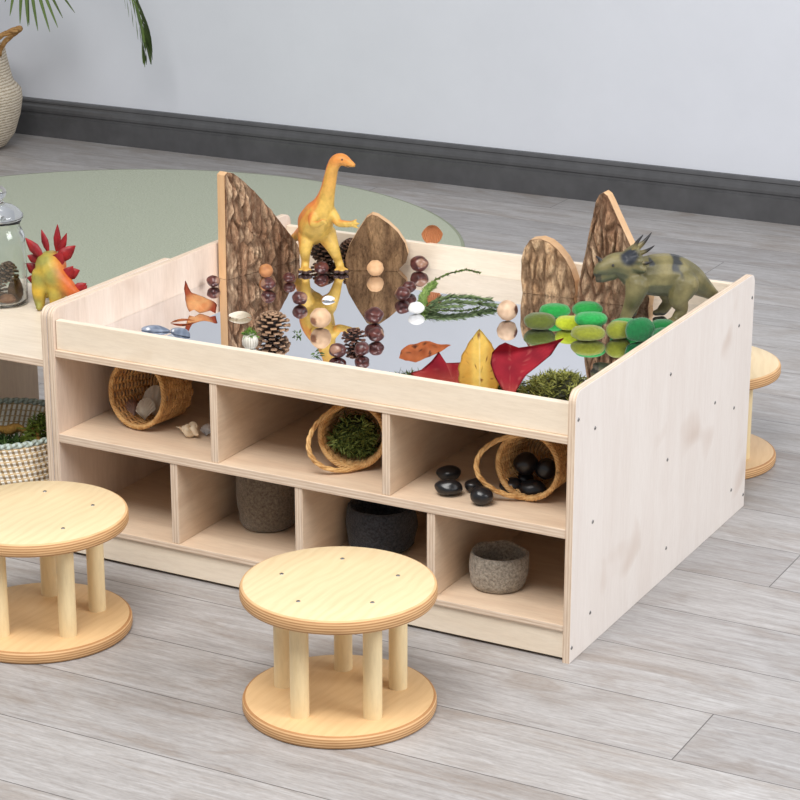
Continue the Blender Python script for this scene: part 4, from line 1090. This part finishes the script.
obj('basket_body', lathe([(0, 0), (.10, .0), (.135, .01), (.165, .05), (.185, .11), (.194, .16), (.192, .19), (.180, .205), (.172, .212), (.166, .225), (.158, .26), (.150, .30), (.145, .335), (.139, .337), (.138, .33), (.144, .29), (.154, .24), (.165, .205), (.182, .18), (.176, .11), (.155, .05), (.12, .016), (0, .012)], 72), M['seagrass'], t)
for s_ in (1, -1):
    bm = bmesh.new()
    for k in range(3):
        pts = []
        for i in range(49):
            u = i / 48; aa = PI * u; ph = 20 * u + k * 2.09
            c = Vector((s_ * (.143 + .125 * math.sin(aa) ** 1.3), .05 * math.cos(aa) - .03, .31 + .105 * math.sin(aa) ** .7))
            pts.append(c + Vector((math.cos(ph) * .005, 0, math.sin(ph) * .005)))
        tube(bm, pts, .005, 6)
    obj('handle', bm, M['jute'], t, smooth=True)
t = thing('palm', 'green palm growing in the belly basket, its fronds hanging over the wall', 'plant', (PX, PY, .28))
bm = lathe([(0, -.03), (.125, -.03), (.13, 0), (.08, .008), (0, .010)], 40); obj('soil', bm, m_mottle('potting_soil', srgb(46, 36, 28), srgb(78, 62, 48), 80, .95, .1, .8, .004), t)
def frond(pts, nl, L, w, seed, droop=.8, spread=.9, start=.35):
    rnd = random.Random(seed); bm = bmesh.new(); cols = []
    P = [Vector(p) for p in catmull(pts, 16)]; n_ = len(P)
    tube(bm, P, [lerp(.006, .0018, i / n_) for i in range(n_)], 7); cols += [srgb(92, 112, 52)] * len(bm.verts)
    for k in range(nl):
        u = start + (1 - start) * k / (nl - 1); i = min(int(u * (n_ - 1)), n_ - 2); p = P[i].lerp(P[i + 1], u * (n_ - 1) - i)
        td = (P[i + 1] - P[i]).normalized(); sd = td.cross(Vector((0, 0, 1))); sd = sd.normalized() if sd.length > .05 else Vector((0, 1, 0))
        for sg in (-1, 1):
            l = L * (math.sin(PI * (.22 + .70 * (u - start) / (1 - start))) ** .7) * rnd.uniform(.85, 1.1)
            g = (td * .75 + sd * sg * spread + Vector((0, 0, .1))).normalized(); col = mixc(srgb(44, 66, 36), srgb(98, 124, 66), rnd.random())
            q = []; pp = p.copy(); gg = g.copy()
            for m_ in range(7): q.append(Vector((pp.x, min(pp.y, 2.985 - PY), pp.z))); pp += gg * l / 6; gg = (gg + Vector((0, 0, -droop * .28))).normalized()
            vv = []
            for m_, c in enumerate(q):
                s = (q[min(m_ + 1, 6)] - q[max(m_ - 1, 0)]).normalized().cross(Vector((0, .3, 1))); s = s.normalized() if s.length > 1e-4 else Vector((1, 0, 0))
                ww = w * .5 * (math.sin(PI * (.12 + .86 * m_ / 6)) ** .8)
                vv.append((bm.verts.new(c - s * ww), bm.verts.new(c + Vector((0, 0, -ww * .25))), bm.verts.new(c + s * ww))); cols += [col, mixc(col, srgb(140, 150, 90), .3), col]
            for m_ in range(6):
                for e in (0, 1): bm.faces.new((vv[m_][e], vv[m_ + 1][e], vv[m_ + 1][e + 1], vv[m_][e + 1])).smooth = True
    o = bpy.data.objects.new('frond', painted(bm, cols, 'frond')); COL.objects.link(o); o.parent = t
frond([(0, .02, 0), (.10, .02, .32), (.30, .03, .50), (.54, .03, .44), (.668, .035, .24), (.704, .035, .112)], 22, .18, .014, 2, 1.1, .22, .3)
def fan(stalk, tips, w, seed):
    """a fan frond: narrow leaflets hanging from the end of a stalk"""
    rnd = random.Random(seed); bm = bmesh.new(); cols = []
    P = catmull(stalk, 12); tube(bm, P, .004, 7); cols += [srgb(92, 112, 52)] * len(bm.verts)
    o = Vector(stalk[-1])
    for tp in tips:
        tp = Vector(tp); mid = o.lerp(tp, .5) + Vector((0, -.02, .035)); q = catmull([o, mid, tp], 5); n_ = len(q)
        col = mixc(srgb(58, 82, 44), srgb(104, 132, 70), rnd.random()); vv = []
        for m_, c in enumerate(q):
            c = Vector(c); ww = w * .5 * math.sin(PI * (.10 + .88 * m_ / (n_ - 1))) ** .8
            sx = Vector((1, .25, 0)).normalized()
            vv.append((bm.verts.new(c - sx * ww), bm.verts.new(c + Vector((0, ww * .4, 0))), bm.verts.new(c + sx * ww))); cols += [col, mixc(col, srgb(150, 160, 100), .35), col]
        for m_ in range(n_ - 1):
            for e in (0, 1): bm.faces.new((vv[m_][e], vv[m_ + 1][e], vv[m_ + 1][e + 1], vv[m_][e + 1])).smooth = True
    f = bpy.data.objects.new('frond', painted(bm, cols, 'frond')); COL.objects.link(f); f.parent = t
fan([(0, -.03, 0), (.08, -.05, .22), (.22, -.06, .34), (.378, -.08, .335)],
    [(x - PX, y - PY, z - .28) for x, y, z in ((-3.145, 2.66, .50), (-3.113, 2.64, .462), (-3.075, 2.64, .44), (-3.055, 2.66, .435), (-3.037, 2.63, .436), (-3.007, 2.64, .423), (-2.961, 2.64, .423), (-2.937, 2.65, .437), (-2.909, 2.64, .47), (-2.862, 2.64, .489), (-2.84, 2.66, .53))], .013, 1)
frond([(0, 0, 0), (-.08, -.05, .35), (-.25, -.1, .60), (-.5, -.15, .62)], 16, .24, .016, 3)
frond([(0, 0, 0), (.0, -.08, .40), (.05, -.2, .75), (.1, -.32, .85)], 16, .24, .016, 4)
frond([(0, 0, 0), (-.05, .03, .45), (-.12, .06, .85), (-.3, .08, 1.0)], 16, .24, .016, 5)

# ------------------------------------------------------------------ settle things on what carries them
bpy.context.view_layer.update()
def lowest(o):
    zs = [(o.matrix_world @ v.co).z for v in o.data.vertices] if o.type == 'MESH' else []
    for c in o.children: zs.append(lowest(c))
    return min(zs) if zs else 1e9
for o in list(COL.objects):
    if o.parent or 'category' not in o: continue
    if o['category'] in ('toy dinosaur', 'wooden block', 'conker', 'seed', 'felt pebble', 'pine cone', 'moss', 'leaf', 'sprig', 'pebble', 'shell', 'stone', 'bowl', 'basket'):
        z = lowest(o)
        for base in (ZM, FS, ZB, .360, FL):
            if abs(z - base) < .0075 or (base == FS and o['category'] == 'basket' and abs(z - base) < .02):
                o.location.z += base + .0004 - z; break

# ------------------------------------------------------------------ light
w = bpy.data.worlds.new('World'); S.world = w; w.use_nodes = True
w.node_tree.nodes['Background'].inputs['Color'].default_value = (.95, .97, 1.0, 1)
w.node_tree.nodes['Background'].inputs['Strength'].default_value = .45
def area(name, loc, target, sx, sy, power, col):
    l = bpy.data.lights.new(name, 'AREA'); l.shape = 'RECTANGLE'; l.size = sx; l.size_y = sy; l.energy = power; l.color = col
    o = bpy.data.objects.new(name, l); COL.objects.link(o); o.location = loc
    o.rotation_euler = (Vector(target) - Vector(loc)).to_track_quat('-Z', 'Y').to_euler(); return o
area('window_light', (3.8, -.1, 3.0), (-.4, .6, .2), 2.4, 2.0, 150, (.97, .985, 1.0))
area('ceiling_softbox', (-.2, -2.2, 4.0), (-.4, .5, .2), 2.6, 2.0, 190, (1.0, .975, .945))

cam = bpy.data.cameras.new('Camera'); co_ = bpy.data.objects.new('Camera', cam); COL.objects.link(co_)
co_.location = (1.3473, -3.0891, 1.5491); co_.rotation_euler = (1.2531, 0, .4924)
cam.sensor_width = 36; cam.lens = 2279.15 / 800 * 36; cam.clip_start = .05
S.camera = co_
S.view_settings.view_transform = 'Standard'; S.view_settings.look = 'None'; S.view_settings.gamma = 1; S.view_settings.use_curve_mapping = False
S.view_settings.exposure = 0.04
